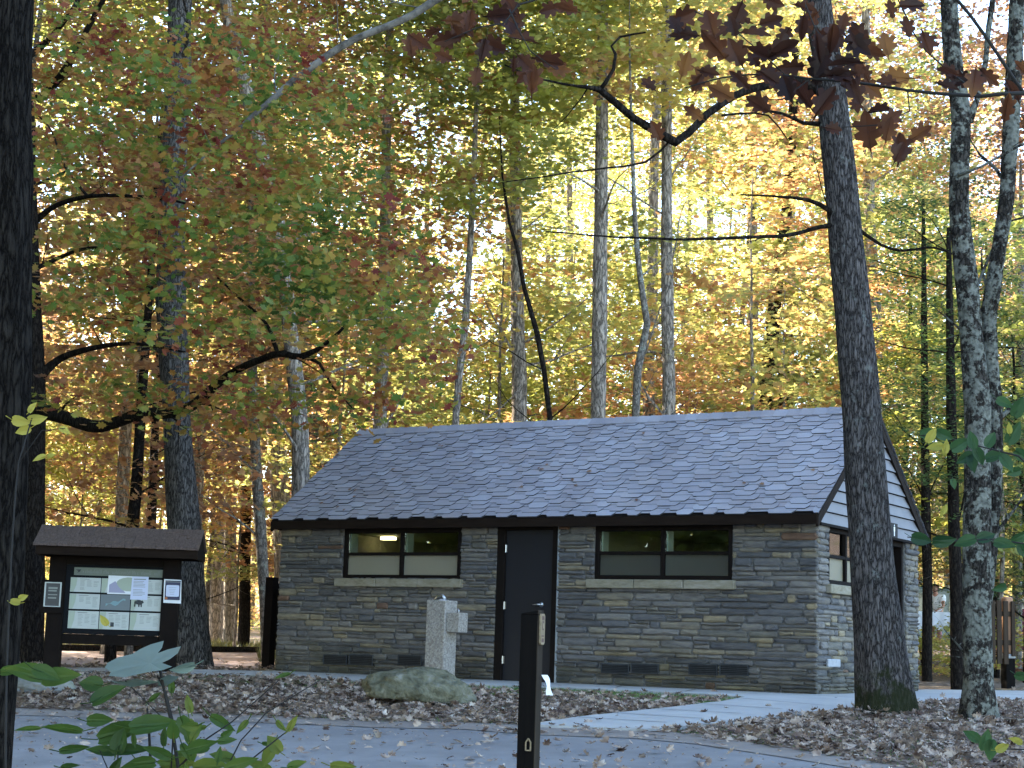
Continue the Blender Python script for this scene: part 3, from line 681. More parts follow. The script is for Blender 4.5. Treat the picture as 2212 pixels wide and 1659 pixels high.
q.face([(X, cx_ + hh * .01, z0_ + hh * .1), (X, cx_ + hh * .09, z0_ + hh * .1), (X, cx_ + hh * .09, z0_ + hh * .42), (X, cx_ + hh * .01, z0_ + hh * .42)])
q.build('figure_symbol', M['cloth0'], sg)
# lit ceiling fixture inside the left room (seen glowing through the left window)
M['lamp'] = mat('lamp_diffuser', (.9, .85, .6)); M['lamp'].node_tree.nodes['Principled BSDF'].inputs['Emission Color'].default_value = (1, .82, .42, 1); M['lamp'].node_tree.nodes['Principled BSDF'].inputs['Emission Strength'].default_value = 1.0
l = MB(); l.box((-8.2, 1.9, HW - .05), (-7.95, 2.0, HW - .0)); l.build('ceiling_lamp', M['lamp'], B)

# ------------------------------------------------------------------ helpers for rocks and fountain
def rock(name, label, c, dims, rot, m, seed, cat='boulder', fl=.35, sub=5):
    bm = bmesh.new(); bmesh.ops.create_icosphere(bm, subdivisions=sub, radius=1)
    for v in bm.verts:
        p = v.co.copy(); q = p * 1.1 + Vector((seed, 0, 0))
        r = 1 + .24 * noise.noise(q) + .13 * noise.noise(q * 2.3) + .05 * noise.noise(q * 6) + .02 * noise.noise(q * 15)
        p = p * r; p.z = max(p.z, -fl)
        v.co = Vector((p.x * dims[0], p.y * dims[1], p.z * dims[2]))
    me = bpy.data.meshes.new(name); bm.to_mesh(me); bm.free(); me.materials.append(m)
    me.polygons.foreach_set('use_smooth', [True] * len(me.polygons))
    o = obj(name, me); o.location = c; o.rotation_euler = rot; return tag(o, label, cat)
P = gnd(908, 1524); 
rock('boulder', 'large mossy green boulder lying in fallen leaves before the fountain', P + Vector((.0, .1, .14)), (.60, .40, .27), (0, .06, .15), M['rock'], 3.3)
P = gnd(75, 1497)
rock('boulder', 'small flat grey rock at the road edge below the notice board', P + Vector((0, .1, .07)), (.42, .3, .16), (0, .05, .1), M['rock_grey'], 8.1)
# drinking fountain
FP = gnd(948, 1478)
ft = FP.y
FN = empty('drinking_fountain', (FP.x, FP.y + .15, FP.z), 'square exposed-aggregate drinking fountain with low side basin by the wall', 'fountain', math.radians(-32))
sc = ft / 3750
wq = .30; hp = (1478 - 1298) * sc
m_ = MB(); m_.box((-wq / 2, -wq / 2, -.05), (wq / 2, wq / 2, hp)); bevel(m_.build('pedestal', M['agg'], FN), .012, 2)
m_ = MB(); m_.box((wq / 2 + .002, -.11, hp - .42), (wq / 2 + .20, .11, hp - .16)); bevel(m_.build('side_basin', M['agg'], FN), .01, 2)
m_ = MB(); m_.tube([(-.03, 0, hp - .01), (-.03, 0, hp + .01)], [.11, .11], 20); m_.tube([(-.1, -.02, hp), (-.06, 0, hp + .055), (0, 0, hp + .06), (.05, 0, hp + .02)], [.022, .026, .026, .018], 10); m_.build('bubbler', M['steel'], FN, True)
m_ = MB(); m_.tube([(wq / 2 + .12, 0, hp - .17), (wq / 2 + .12, 0, hp - .13), (wq / 2 + .10, -.0, hp - .11)], [.014, .014, .012], 10); m_.build('bubbler', M['steel'], FN, True)

# ------------------------------------------------------------------ notice board
KP = gnd(245, 1455); KT = KP.y; ks = KT / 3700
KO = empty('notice_board', (KP.x, KP.y, KP.z), 'roofed dark brown notice board with maps and notices by the grey trunk', 'notice board', math.radians(3))
def kx(px, py=1300): return (at(px, py, KT).x - KP.x)
def kz(px, py): return at(px, py, KT).z - KP.z
m_ = MB(); 
for (a, b) in ((105, 140), (348, 385)):
    p = MB(); p.box((kx(a), -.05, -.1), (kx(b), .09, kz(245, 1215) + .12)); bevel(p.build('post', M['brown'], KO), .006, 1)
zt, zb_ = kz(250, 1222), kz(250, 1372)
p = MB(); p.box((kx(140) + .002, -.02, zb_ - .14), (kx(348) - .002, .07, zb_ - .0)); p.build('crossbeam', M['brown'], KO)
p = MB(); p.box((kx(140) + .002, -.03, zt + .0), (kx(348) - .002, .07, kz(250, 1205) + .1)); p.build('header_board', M['brown'], KO)
p = MB(); p.box((kx(140) + .002, .0, zb_ + .002), (kx(348) - .002, .06, zt - .002)); bp_ = p.build('display_panel', mat('panel_black', (.006, .007, .009), .7, 0, .1), KO)
M['p1'] = mat('map_cream', (.42, .45, .44), .6); M['p2'] = mat('map_header', (.12, .14, .115), .6); M['p3'] = mat('map_slate', (.13, .155, .17), .6); M['ink'] = mat('ink_grey', (.19, .21, .20), .7); M['lake'] = mat('map_lake', (.16, .27, .30), .6)
M['ink2'] = mat('ink_dark', (.03, .035, .04), .7); M['pgreen'] = mat('map_green', (.33, .38, .31), .7); M['plil'] = mat('map_lilac', (.30, .30, .42), .7); M['navy'] = mat('navy_print', (.012, .016, .06), .5); M['orange'] = mat('orange_print', (.35, .10, .03), .5); M['pale'] = mat('pale_blue_print', (.48, .52, .68), .5)
FY = -.006
def flat(mb_, x0, x1, z0, z1, y, mi=0): mb_.face([(x0, y, z0), (x1, y, z0), (x1, y, z1), (x0, y, z1)], mi)
MAPS = [M['p1'], M['p2'], M['p3'], M['ink'], M['lake'], M['ink2'], M['pgreen'], M['plil']]
px0, px1 = kx(151), kx(349); zs_ = lambda y: kz(250, y)
hd = MB(); flat(hd, kx(157), kx(349) - .01, zs_(1245), zs_(1228), FY, 1)
# faint lettering strokes on the header strip
x = kx(176); 
while x < kx(340):
    wv = rnd.uniform(.010, .017); hl = rnd.choice((.035, .035, .055))
    if rnd.random() > .13:
        z_ = zs_(1240); hd.prism([(x, FY - .001, z_), (x + .004, FY - .001, z_), (x + .004, FY - .001, z_ + hl), (x, FY - .001, z_ + hl)], (0, .0004, 0), 3)
        zz = z_ + rnd.choice((0, hl * .5, hl - .004)); hd.prism([(x, FY - .0012, zz), (x + wv * .8, FY - .0012, zz), (x + wv * .8, FY - .0012, zz + .004), (x, FY - .0012, zz + .004)], (0, .0002, 0), 3)
    x += wv + .004
z_ = zs_(1233); hd.face([(kx(160), FY - .001, z_), (kx(172), FY - .001, z_ + .004), (kx(169), FY - .001, z_ - .03), (kx(164), FY - .001, z_ - .045), (kx(166), FY - .001, z_ - .02)], 5)
hd.build('header_sign', MAPS, bp_)
cols = [(151, 216), (217.5, 281), (283, 348)]; rows = [(1250, 1281), (1285, 1318), (1322, 1360)]
for r, (ya, yb) in enumerate(rows):
    for c, (xa, xb) in enumerate(cols):
        g = MB(); x0, x1, z1, z0 = kx(xa), kx(xb), zs_(ya), zs_(yb)
        slate = (r == 1 and c == 1); flat(g, x0, x1, z0, z1, FY, 2 if slate else 0)
        w, h = x1 - x0, z1 - z0; Y = FY - .0012
        if slate:
            pts_ = [(x0 + w * (.18 + .66 * t_), z0 + h * (.22 + .35 * t_ + .13 * math.sin(t_ * 9))) for t_ in [i / 8 for i in range(9)]] + [(x0 + w * (.84 - .66 * t_), z0 + h * (.75 - .35 * t_ + .07 * math.sin(t_ * 13))) for t_ in [i / 8 for i in range(9)]]
            g.face([(a, Y, b) for a, b in pts_], 4)
        else:
            g.face([(x0 + .004, Y, z0 + .004), (x0 + w * .2, Y, z0 + .004), (x0 + w * .33, Y, z0 + h * .6), (x0 + w * .3, Y, z1 - .004), (x0 + .004, Y, z1 - .004)], 6) if False else None
            for q in range(3):
                xa_ = x0 + w * (.32 + .22 * q); zz = z1 - h * .2; 
                if (r, c) == (1, 2) and q == 0: continue
                nl = rnd.randint(5, 9)
                for k in range(nl):
                    if rnd.random() < .15: zz -= .006
                    flat(g, xa_, xa_ + w * rnd.uniform(.12, .17), zz - .0045, zz, Y, 3); zz -= h * .075
            flat(g, x0 + w * .3, x0 + w * .62, z1 - h * .12, z1 - h * .08, Y, 3)
            if (r, c) == (1, 2):        # black bear silhouette
                bx0, bz0, bw, bh_ = x0 + w * .10, z0 + h * .25, w * .32, h * .5
                out = [(0, .05), (.12, 0), (.16, .05), (.2, .35), (.42, .32), (.46, 0), (.58, 0), (.6, .3), (.66, .3), (.7, 0), (.84, 0), (.82, .1), (.84, .45), (.93, .5), (1.0, .55), (.98, .68), (.9, .8), (.84, .92), (.8, .82), (.6, .92), (.3, .95), (.1, .88), (0, .6)]
                g.face([(bx0 + bw * a, Y, bz0 + bh_ * b) for a, b in out], 5)
            if (r, c) == (2, 1): flat(g, x0 + w * .38, x0 + w * .5, z0 + h * .15, z0 + h * .4, Y, 5)
            g.face([(x0 + .003, Y, z0 + .003), (x0 + w * .12, Y, z0 + .003), (x0 + w * .2, Y, z0 + h * .5), (x0 + w * .22, Y, z1 - .003), (x0 + .003, Y, z1 - .003)], 6)
        g.build('map_panel', MAPS, bp_)
def paper(name, corners, y, mats, extra, parent=KO, lab=None):
    g = MB(); P_ = [(kx(a, b), y, kz(a, b)) for a, b in corners]; g.prism(P_, (0, .002, 0)); 
    X0 = min(p[0] for p in P_); X1 = max(p[0] for p in P_); Z0 = min(p[2] for p in P_); Z1 = max(p[2] for p in P_)
    extra(g, X0, X1, Z0, Z1, y - .001)
    o = g.build(name, mats, parent)
    if lab: o['label'] = lab
    return o
def ex_map(g, x0, x1, z0, z1, y):
    w, h = x1 - x0, z1 - z0
    g.face([(x0 + w * (.58 + .33 * math.cos(a) * (1 + .1 * math.sin(3 * a))), y, z0 + h * (.55 + .38 * math.sin(a))) for a in [i * .35 for i in range(18)]], 1)
    g.face([(x0 + w * .04, y + .0004, z0 + h * .08), (x0 + w * .5, y + .0004, z0 + h * .08), (x0 + w * .35, y + .0004, z0 + h * .4), (x0 + w * .2, y + .0004, z0 + h * .7), (x0 + w * .04, y + .0004, z0 + h * .5)], 2)
def ex_text(g, x0, x1, z0, z1, y):
    w, h = x1 - x0, z1 - z0; flat(g, x0 + w * .15, x1 - w * .15, z1 - h * .14, z1 - h * .10, y, 1); z = z1 - h * .2
    for k in range(11):
        if k != 5: flat(g, x0 + w * .14, x1 - w * rnd.uniform(.14, .35), z - .006, z, y, 1)
        z -= h * .06
paper('map_sheet', [(232, 1283), (310, 1285), (310, 1246), (235, 1243)], -.010, [M['white'], M['pgreen'], M['plil']], ex_map)
paper('notice_sheet', [(281, 1295), (318, 1296), (321, 1246), (286, 1245)], -.014, [M['pale'], M['ink']], ex_text)
def ex_post(g, x0, x1, z0, z1, y):
    w, h = x1 - x0, z1 - z0; flat(g, x0 + w * .08, x1 - w * .08, z0 + h * .14, z1 - h * .05, y, 1)
    cxx, czz = x0 + w * .5, z0 + h * .52
    g.face([(cxx + w * .36 * max(-1, min(1, 1.35 * math.cos(a))), y - .001, czz + h * .24 * max(-1, min(1, 1.35 * math.sin(a)))) for a in [i * math.pi / 12 for i in range(24)]], 2)
    for k in range(5): zz = czz + h * (.14 - .07 * k); flat(g, cxx - w * (.22 - .02 * k), cxx + w * (.2 - .03 * k), zz - .004, zz, y - .0016, 3)
    g.face([(x0 + w * .17 + w * .08 * math.cos(a), y - .002, z0 + h * .21 + h * .055 * math.sin(a)) for a in [i * math.pi / 8 for i in range(16)]], 4)
    flat(g, x0 + w * .08, x1 - w * .08, z1 - h * .12, z1 - h * .10, y - .001, 3)
paper('poster', [(353, 1302), (391, 1304), (392, 1253), (355, 1251)], -.058, [M['white'], M['navy'], M['pale'], M['ink'], M['orange']], ex_post, lab='white bordered poster with navy print on the right post')
g = MB(); g.box((kx(92), -.085, kz(115, 1325)), (kx(139), -.052, kz(115, 1253))); pl = g.build('plaque_board', M['brown'], KO); bevel(pl, .005, 1)
g = MB(); x0, x1, z0, z1 = kx(99), kx(135), kz(115, 1311), kz(115, 1258)
for (a, b, c, d_) in ((x0, x1, z1 - .015, z1), (x0, x1, z0, z0 + .012), (x0, x0 + .02, z0 + .012, z1 - .015), (x1 - .02, x1, z0 + .012, z1 - .015)): g.box((a, -.094, c), (b, -.086, d_))
g.build('plaque_frame', M['p1'], pl)
g = MB(); flat(g, x0 + .02, x1 - .02, z0 + .012, z1 - .015, -.087, 0)
for k, (a, b) in enumerate(((.72, .80), (.62, .68), (.47, .51), (.33, .39))): flat(g, x0 + .055, x1 - .055 - .01 * (k % 2), z0 + (z1 - z0) * a, z0 + (z1 - z0) * b, -.088, 1)
g.build('plaque_face', [M['navy2'] if 'navy2' in M else mat('slate_print', (.018, .022, .03), .4), M['ink']], pl)
# shake roof
rl, rr = kx(80), kx(431); z0 = kz(250, 1205); zr = kz(250, 1150)
g = MB(); g.box((rl + .03, -.42, z0), (rr - .02, -.37, z0 + .14)); g.box((rl + .03, .42, z0), (rr - .02, .47, z0 + .14)); bevel(g.build('fascia', M['fascia'], KO), .004, 1)
for s_ in (-1, 1):
    g = MB(); lo = Vector((0, s_ * .47, z0 + .125)); hi = Vector((0, .025, zr + .045)); 
    for r in range(6):
        x = rl - rnd.uniform(0, .1)
        while x < rr:
            w = rnd.uniform(.09, .2); a = lo.lerp(hi, r / 6 - .01); b = lo.lerp(hi, min(1, (r + 1.35) / 6)); xa, xb = max(x, rl) + .003, min(x + w, rr) - .003
            if xb > xa:
                t_ = .024 + rnd.uniform(0, .012)
                q = [Vector((xa, a.y, a.z)), Vector((xb, a.y, a.z + rnd.uniform(-.004, .004))), Vector((xb, b.y, b.z)), Vector((xa, b.y, b.z))]
                if s_ > 0: q = q[::-1]
                g.prism(q, (0, 0, t_))
            x += w
    g.build('roof', M['shake'], KO)
for xe in (rl + .03, rr - .06):
    g = MB(); g.prism([(xe, -.37, z0), (xe, .42, z0), (xe, .42, z0 + .1), (xe, .025, zr + .03), (xe, -.37, z0 + .1)], (.035, 0, 0)); g.build('gable_board', M['brown'], KO)

# ------------------------------------------------------------------ numbered post
pp = at(1150, 1323, 8.5); gz = terr(pp.x, pp.y)
PO = empty('marker_post', (pp.x, pp.y, gz), 'square black-brown wooden marker post with small side plate, nearest the camera', 'post', math.radians(-18))
h = pp.z - gz; w = .045
g = MB(); g.box((-w, -w, -.2), (w, w, h - .012)); g.prism([(-w, -w, h - .0119), (w, -w, h - .0119), (w, -w, h + .012), (-w, -w, h - .006)], (0, 2 * w, 0)); o = g.build('post_shaft', [M['postwood'], M['postside']], PO)
for i, p in enumerate(o.data.polygons):
    if p.normal.x > .9: p.material_index = 1  # right-hand faces get a lighter brown than the front
bevel(o, .003, 1)
M['tan'] = noisy('tan_plate', [(.3, (.16, .12, .07)), (.7, (.26, .20, .13))], 30, bump=.2); M['rust'] = mat('brown_print', (.07, .028, .018), .7)
g = MB(); zz0, zz1 = h - .155, h - .005
oct_ = [(-.033, zz0 + .01), (-.024, zz0), (.024, zz0), (.033, zz0 + .01), (.033, zz1 - .012), (.022, zz1), (-.022, zz1), (-.033, zz1 - .012)]
g.prism([(w + .002, a, b) for a, b in oct_], (.010, 0, 0))
for (a, b, c, d_) in ((-.018, .018, zz0 + .012, zz0 + .03), (-.02, .02, zz1 - .03, zz1 - .012), (-.012, -.004, zz0 + .07, zz0 + .115), (-.012, .014, zz0 + .105, zz0 + .113), (-.012, .014, zz0 + .07, zz0 + .078), (-.022, .02, zz0 + .038, zz0 + .045)):
    g.face([(w + .0128, a, c), (w + .0128, b, c), (w + .0128, b, d_), (w + .0128, a, d_)], 1)
g.build('number_plate', [M['tan'], M['rust']], PO)
# small loop plate low on the front face
g = MB(); zc = at(1157, 1608, 8.5).z - gz; r_ = []
for k, (a, b, c, d_) in enumerate(((-.014, -.008, -.03, .012), (.010, .016, -.03, .012), (-.014, .016, -.03, -.024))): g.box((.012 + a, -w - .007, zc + c), (.012 + b, -w - .001, zc + d_))
g.prism([(.012 - .014, -w - .007, zc + .012), (.012 - .008, -w - .007, zc + .012), (.012 + .001, -w - .007, zc + .024), (.012 + .010, -w - .007, zc + .012), (.012 + .016, -w - .007, zc + .012), (.012 + .004, -w - .007, zc + .031), (.012 - .002, -w - .007, zc + .031)], (0, .006, 0))
g.build('clip_plate', M['tan'], PO)
# white paper tag clipped to the side
g = MB(); A = at(1176, 1458, 8.47); Q = at(1190, 1502, 8.44); 
pts_ = []
K = 7
for k in range(K + 1):
    t_ = k / K; c = A.lerp(Q, t_) + Vector((.006 * math.sin(t_ * 5), .004 * math.sin(t_ * 8), 0)); pts_.append((c, .012 + .004 * math.sin(t_ * 7 + 1)))
for (c0, w0_), (c1, w1_) in zip(pts_, pts_[1:]):
    for dy in (0,): g.face([c0 + Vector((-w0_, dy, 0)), c0 + Vector((w0_, dy + .008, 0)), c1 + Vector((w1_, dy + .008, 0)), c1 + Vector((-w1_, dy, 0))])
o = g.build('paper_tag', M['white']); sm_ = o.modifiers.new('s', 'SOLIDIFY'); sm_.thickness = .0012
tag(o, 'crumpled white paper tag clipped to the side of the marker post', 'tag')

# ------------------------------------------------------------------ slatted screens
def screen(px_top, px_base, py_base, py_top, t, label, rz, n, pale):
    Pb = at(px_base, py_base, t); z0 = terr(Pb.x, Pb.y); H = at(px_top, py_top, t).z - z0
    E = empty('privacy_screen', (Pb.x, Pb.y, z0), label, 'screen', rz)
    return E, H
E, H = screen(583, 578, 1445, 1247, 29.5, 'dark brown square post and slatted screen at the left end of the building', math.radians(-28), 5, False)
g = MB(); g.box((-.08, -.08, .0), (.08, .08, H)); bevel(g.build('post', M['brown'], E), .006, 1)
g = MB()
for k in range(9): g.box((.14 + k * .15, -.02, .32), (.25 + k * .15, .015, H - .1))
g.build('slat_panel', M['brown'], E)
for z in (.5, H - .3): g = MB(); g.box((.081, .016, z), (1.5, .06, z + .09)); g.build('rail', M['brown'], E)
g = MB(); g.box((-.22, -.2, -.2), (.22, .2, .0)); bevel(g.build('footing', M['concrete_slab'], E), .02, 2)
E, H = screen(2178, 2178, 1492, 1283, 30.5, 'brown slatted wooden screen with bleached round-topped post at far right', math.radians(16), 5, True)
g = MB(); g.box((-.09, -.09, -.05), (.09, .09, .52)); bevel(g.build('post_base', M['postwood'], E), .01, 2)
g = MB(); g.box((-.10, -.10, .5205), (.10, .10, .60)); bevel(g.build('post_collar', M['zinc'], E), .02, 2)
g = MB(); 
for k in range(6):
    pass
g.box((-.085, -.085, .601), (.085, .085, H - .05)); o = bevel(g.build('post', M['posttop'], E), .05, 4)
g = MB()
for k in range(5): g.box((-.07 - .13 * k - .09, -.14, .42 + .0), (-.07 - .13 * k + .005 - .0, -.105, H - .13))
g.box((.0, -.14, .56), (.07, -.105, H - .13)); bevel(g.build('slat_panel', M['rail'], E), .006, 1)
for z in (.75, H - .4): g = MB(); g.box((-.68, -.104, z), (.06, -.0865, z + .09)); g.build('rail', M['rail'], E)
E, H = screen(2233, 2233, 1492, 1300, 30.8, 'second brown post of the right-hand screen', 0, 1, False) if False else (None, None)
# thin dark square post and log curb behind notice board
# ------------------------------------------------------------------ trees with traced trunks
LAB = set()
def path3(pts, t, dt=0.0):
    out = []
    for i, (x, y, w) in enumerate(pts):
        tt = t + dt * i / max(1, len(pts) - 1); out.append((at(x, y, tt), w * tt / 3750 / 2))
    return out
def densify(pr_, step=.35, wob=0.0):
    pts = []; rad = []
    n = len(pr_)
    for i in range(n - 1):
        p0 = pr_[max(0, i - 1)][0]; p1 = pr_[i][0]; p2 = pr_[i + 1][0]; p3 = pr_[min(n - 1, i + 2)][0]
        k = max(1, int((p2 - p1).length / step))
        for j in range(k):
            t = j / k; q = .5 * ((2 * p1) + (-p0 + p2) * t + (2 * p0 - 5 * p1 + 4 * p2 - p3) * t * t + (-p0 + 3 * p1 - 3 * p2 + p3) * t ** 3)
            if wob: q = q + Vector((rnd.uniform(-wob, wob), rnd.uniform(-wob, wob), rnd.uniform(-wob, wob)))
            pts.append(q); rad.append(pr_[i][1] * (1 - t) + pr_[i + 1][1] * t)
    pts.append(pr_[-1][0]); rad.append(pr_[-1][1]); return pts, rad
def grow(pr_, extra, side=(0, 0)):     # continue a trunk upward out of frame
    (p1, r1), (p2, r2) = pr_[-2], pr_[-1]; d = (p2 - p1).normalized()
    d = (d + Vector((0, 0, 1.2))).normalized()
    return pr_ + [(p2 + d * extra * .5, r2 * .8), (p2 + d * extra + Vector((side[0], side[1], 0)), r2 * .35)]
def twigs(mb_, start, dirv, length, r0, depth=2, seg=5, wob=.35):
    p = Vector(start); d = Vector(dirv).normalized(); n = 7; pts = [p.copy()]; rad = [r0]
    for i in range(n):
        d = (d + Vector((rnd.uniform(-wob, wob), rnd.uniform(-wob, wob), rnd.uniform(-wob, wob) * .8)) * .5).normalized(); p = p + d * length / n
        pts.append(p.copy()); rad.append(r0 * (1 - .85 * (i + 1) / n))
        if depth and rnd.random() < .55 and i > 0:
            s = d.cross(Vector((rnd.uniform(-1, 1), rnd.uniform(-1, 1), rnd.uniform(-1, 1)))).normalized()
            twigs(mb_, p, d * .7 + s, length * rnd.uniform(.3, .5), rad[-1] * .6, depth - 1, 4, wob)
    mb_.tube(pts, rad, seg, cap=False)
def tree(name, label, pts, t, barkm, grp=None, base_ground=True, extra=6, seg=20, rough=.1, flare=0, limbs=(), twig=6, dt=0, crown=None, crown_mat=None, cdim=(3.2, 6), limb_mat=None, step=.35, cat='tree', tw_len=2.5):
    pr_ = path3(pts, t, dt)
    b = pr_[0][0]; gz_ = terr(b.x, b.y)
    if base_ground:
        if b.z > gz_ + .05: pr_ = [(Vector((b.x, b.y, gz_)), pr_[0][1] * 1.05)] + pr_
        pr_ = [(Vector((pr_[0][0].x, pr_[0][0].y, gz_ - .25)), pr_[0][1] * (1.08))] + pr_
    if extra: pr_ = grow(pr_, extra)
    base = Vector((pr_[0][0].x, pr_[0][0].y, gz_))
    E = empty(name, base, label, cat, group=grp)
    P_, R_ = densify(pr_, step); m_ = MB(); m_.tube([p - base for p in P_], R_, seg, rough=rough, flare=flare)
    for lp in limbs:
        lm = MB()
        lpts = [(at(x, y, tt), w_ * tt / 3750 / 2) for (x, y, w_, tt) in lp]; a, r = densify(lpts, .12 if len(lp) > 3 else .2, wob=.004)
        lm.tube([p - base for p in a], r, 9, rough=.25, cap=True)
        for k in range(2, len(a), 5):
            if rnd.random() < .5:
                d = (a[k] - a[k - 1]).normalized() + Vector((rnd.uniform(-1, 1), rnd.uniform(-.6, .6), rnd.uniform(-.6, 1)))
                twigs(lm, a[k] - base, d, rnd.uniform(.5, 1.1), r[k] * .35, 1, 4)
        lm.build('branch', limb_mat or barkm, E, True)
    zt_ = pr_[-1][0].z - gz_
    for k in range(twig):
        i = rnd.randint(int(len(P_) * .25), len(P_) - 2); d = Vector((rnd.uniform(-1, 1), rnd.uniform(-.6, .6), rnd.uniform(0, .7)))
        twigs(m_, P_[i] - base, d, rnd.uniform(.5, 1.1) * tw_len, R_[i] * .18 + .006, 2, 5)
    m_.build('trunk', barkm, E, True)
    if crown:
        o = obj('crown', crown, E); o.location = (P_[-1] - base) - Vector((0, 0, cdim[1] * (.6 if cdim[1] > 8 else .3)))
        if crown_mat:
            o.material_slots[0].link = 'OBJECT'; o.material_slots[0].material = crown_mat
        o.rotation_euler = (0, 0, rnd.uniform(0, 6.28))
    return E, base
# shared crown meshes
def crown_mesh(nc, per, R, H, size, tmpl=KITE, shape='round', tilt=.55, cs=(.6, 1.1)):
    _, C = crown_pts(nc, per, R, H, cs, shape); return leaves_mesh('crown', C, nr.uniform(size[0], size[1], len(C)), tmpl, M['leaf_mixed'], tilt)
CR = [crown_mesh(210, 58, 3.9, 13, (.12, .21), cs=(.7, 1.4)) for _ in range(4)]
CS = [crown_mesh(150, 56, 2.9, 8, (.10, .17), MAPLE, cs=(.6, 1.2)) for _ in range(3)]
CH = [crown_mesh(170, 60, 2.2, 9, (.05, .10), shape='cone', tilt=.35, cs=(.5, .9)) for _ in range(2)]
# near trunks ------------------------------------------------------
tree('oak_tree', 'thick dark furrowed trunk cropped by the left edge, nearest of all trees', [(-45, 1900, 130), (-33, 1659, 110), (-20, 1430, 118), (-8, 1200, 118), (2, 800, 122), (8, 400, 128), (10, 0, 128)], 7.2, M['bark_near'], extra=8, seg=40, rough=.12, step=.12, twig=0, crown=CR[0], crown_mat=M['leaf_mixed'])
T2 = 27.5
oak_limbs = [
 [(72, 880, 34, T2), (150, 905, 26, T2 - 0.9), (215, 921, 26, T2 - 1.5), (300, 895, 24, T2 - 2.4), (370, 891, 25, T2 - 3.0), (420, 873, 22, T2 - 3.3), (480, 820, 18, T2 - 3.9), (530, 790, 16, T2 - 4.5), (600, 765, 15, T2 - 5.1), (650, 770, 14, T2 - 5.4), (700, 745, 10, T2 - 5.7), (745, 705, 6, T2 - 6.0)],
 [(650, 770, 10, T2 - 5.4), (690, 785, 7, T2 - 5.7), (715, 830, 5, T2 - 5.7), (760, 880, 3, T2 - 6.0)],
 [(600, 765, 11, T2 - 5.1), (575, 700, 8, T2 - 4.8), (530, 655, 6, T2 - 4.5), (470, 600, 4, T2 - 4.2)],
 [(85, 815, 24, T2), (130, 775, 16, T2), (200, 752, 12, T2 - 0.6), (290, 742, 8, T2 - 1.2), (400, 760, 4, T2 - 1.8)],
 [(55, 500, 20, T2 + .3), (110, 450, 13, T2), (190, 424, 10, T2 - 0.6), (300, 425, 8, T2 - 1.5), (400, 440, 5, T2 - 2.4), (520, 490, 3, T2 - 3.0)],
 [(60, 590, 12, T2), (130, 555, 9, T2), (200, 535, 8, T2 - 0.9), (310, 542, 5, T2 - 1.8)],
 [(80, 215, 20, T2), (110, 190, 18, T2), (150, 135, 17, T2 - 0.6), (185, 70, 14, T2 - 0.9), (212, 20, 12, T2 - 1.2), (240, -30, 10, T2 - 1.5)],
 [(60, 120, 20, T2), (100, 90, 14, T2), (150, 30, 10, T2 - 0.6), (180, -20, 9, T2)],
 [(190, 424, 7, T2), (140, 360, 5, T2), (110, 280, 4, T2), (70, 240, 3, T2)]]
E2, b2 = tree('oak_tree', 'dark leaning oak behind the nearest trunk with low crooked limbs over the notice board', [(58, 1440, 70), (68, 1300, 58), (70, 1050, 52), (76, 850, 46), (66, 600, 40), (58, 300, 38), (50, 0, 34)], T2, M['bark_dark'], extra=6, seg=20, limbs=oak_limbs, twig=2, step=.2)
# oak foliage on those limbs
ell = [(240, 210, 150, 60), (480, 200, 170, 55), (300, 320, 190, 60), (470, 400, 170, 70), (600, 470, 160, 80), (700, 590, 140, 80), (760, 670, 130, 70), (860, 740, 120, 60), (500, 600, 170, 60), (240, 520, 130, 60), (130, 300, 60, 80), (340, 110, 170, 50), (620, 300, 150, 70), (640, 640, 120, 60), (900, 650, 90, 80), (430, 720, 120, 50), (190, 650, 110, 50), (220, 850, 150, 45), (480, 870, 150, 60), (640, 880, 130, 50), (820, 560, 100, 80), (720, 420, 130, 70), (380, 500, 120, 60), (560, 100, 120, 60), (700, 210, 120, 50), (840, 860, 100, 50), (170, 60, 110, 50)]
C = []
for (ex, ey, ea, eb) in ell:
    for k in range(int(ea * eb / 270)):
        a = rnd.uniform(0, 2 * math.pi); r = math.sqrt(rnd.random()) * 1.15
        t = rnd.gauss(22.0, 1.8); q = at(ex + ea * r * math.cos(a), ey + eb * r * math.sin(a), t) - b2; sg = rnd.uniform(.14, .34)
        for _ in range(rnd.randint(8, 26)): C.append(q + Vector((rnd.gauss(0, sg), rnd.gauss(0, sg), rnd.gauss(0, sg * .33))))
C = np.array([tuple(c) for c in C])
obj('foliage', leaves_mesh('foliage', C, nr.uniform(.08, .15, len(C)), OAK, M['leaf_oak'], .75, .16), E2)
tree('oak_tree', 'straight grey trunk standing directly right of the notice board', [(415, 1458, 88), (405, 1350, 82), (398, 1150, 72), (388, 1000, 62), (380, 850, 62), (370, 650, 66), (374, 400, 58), (385, 180, 56), (390, 0, 54)], 27.6, M['bark_grey'], extra=6, seg=28, rough=.1, flare=.16, twig=3, crown=CR[1], crown_mat=M['leaf_gold'], step=.3)
fork = []
T4 = gnd(1914, 1545).y + .15
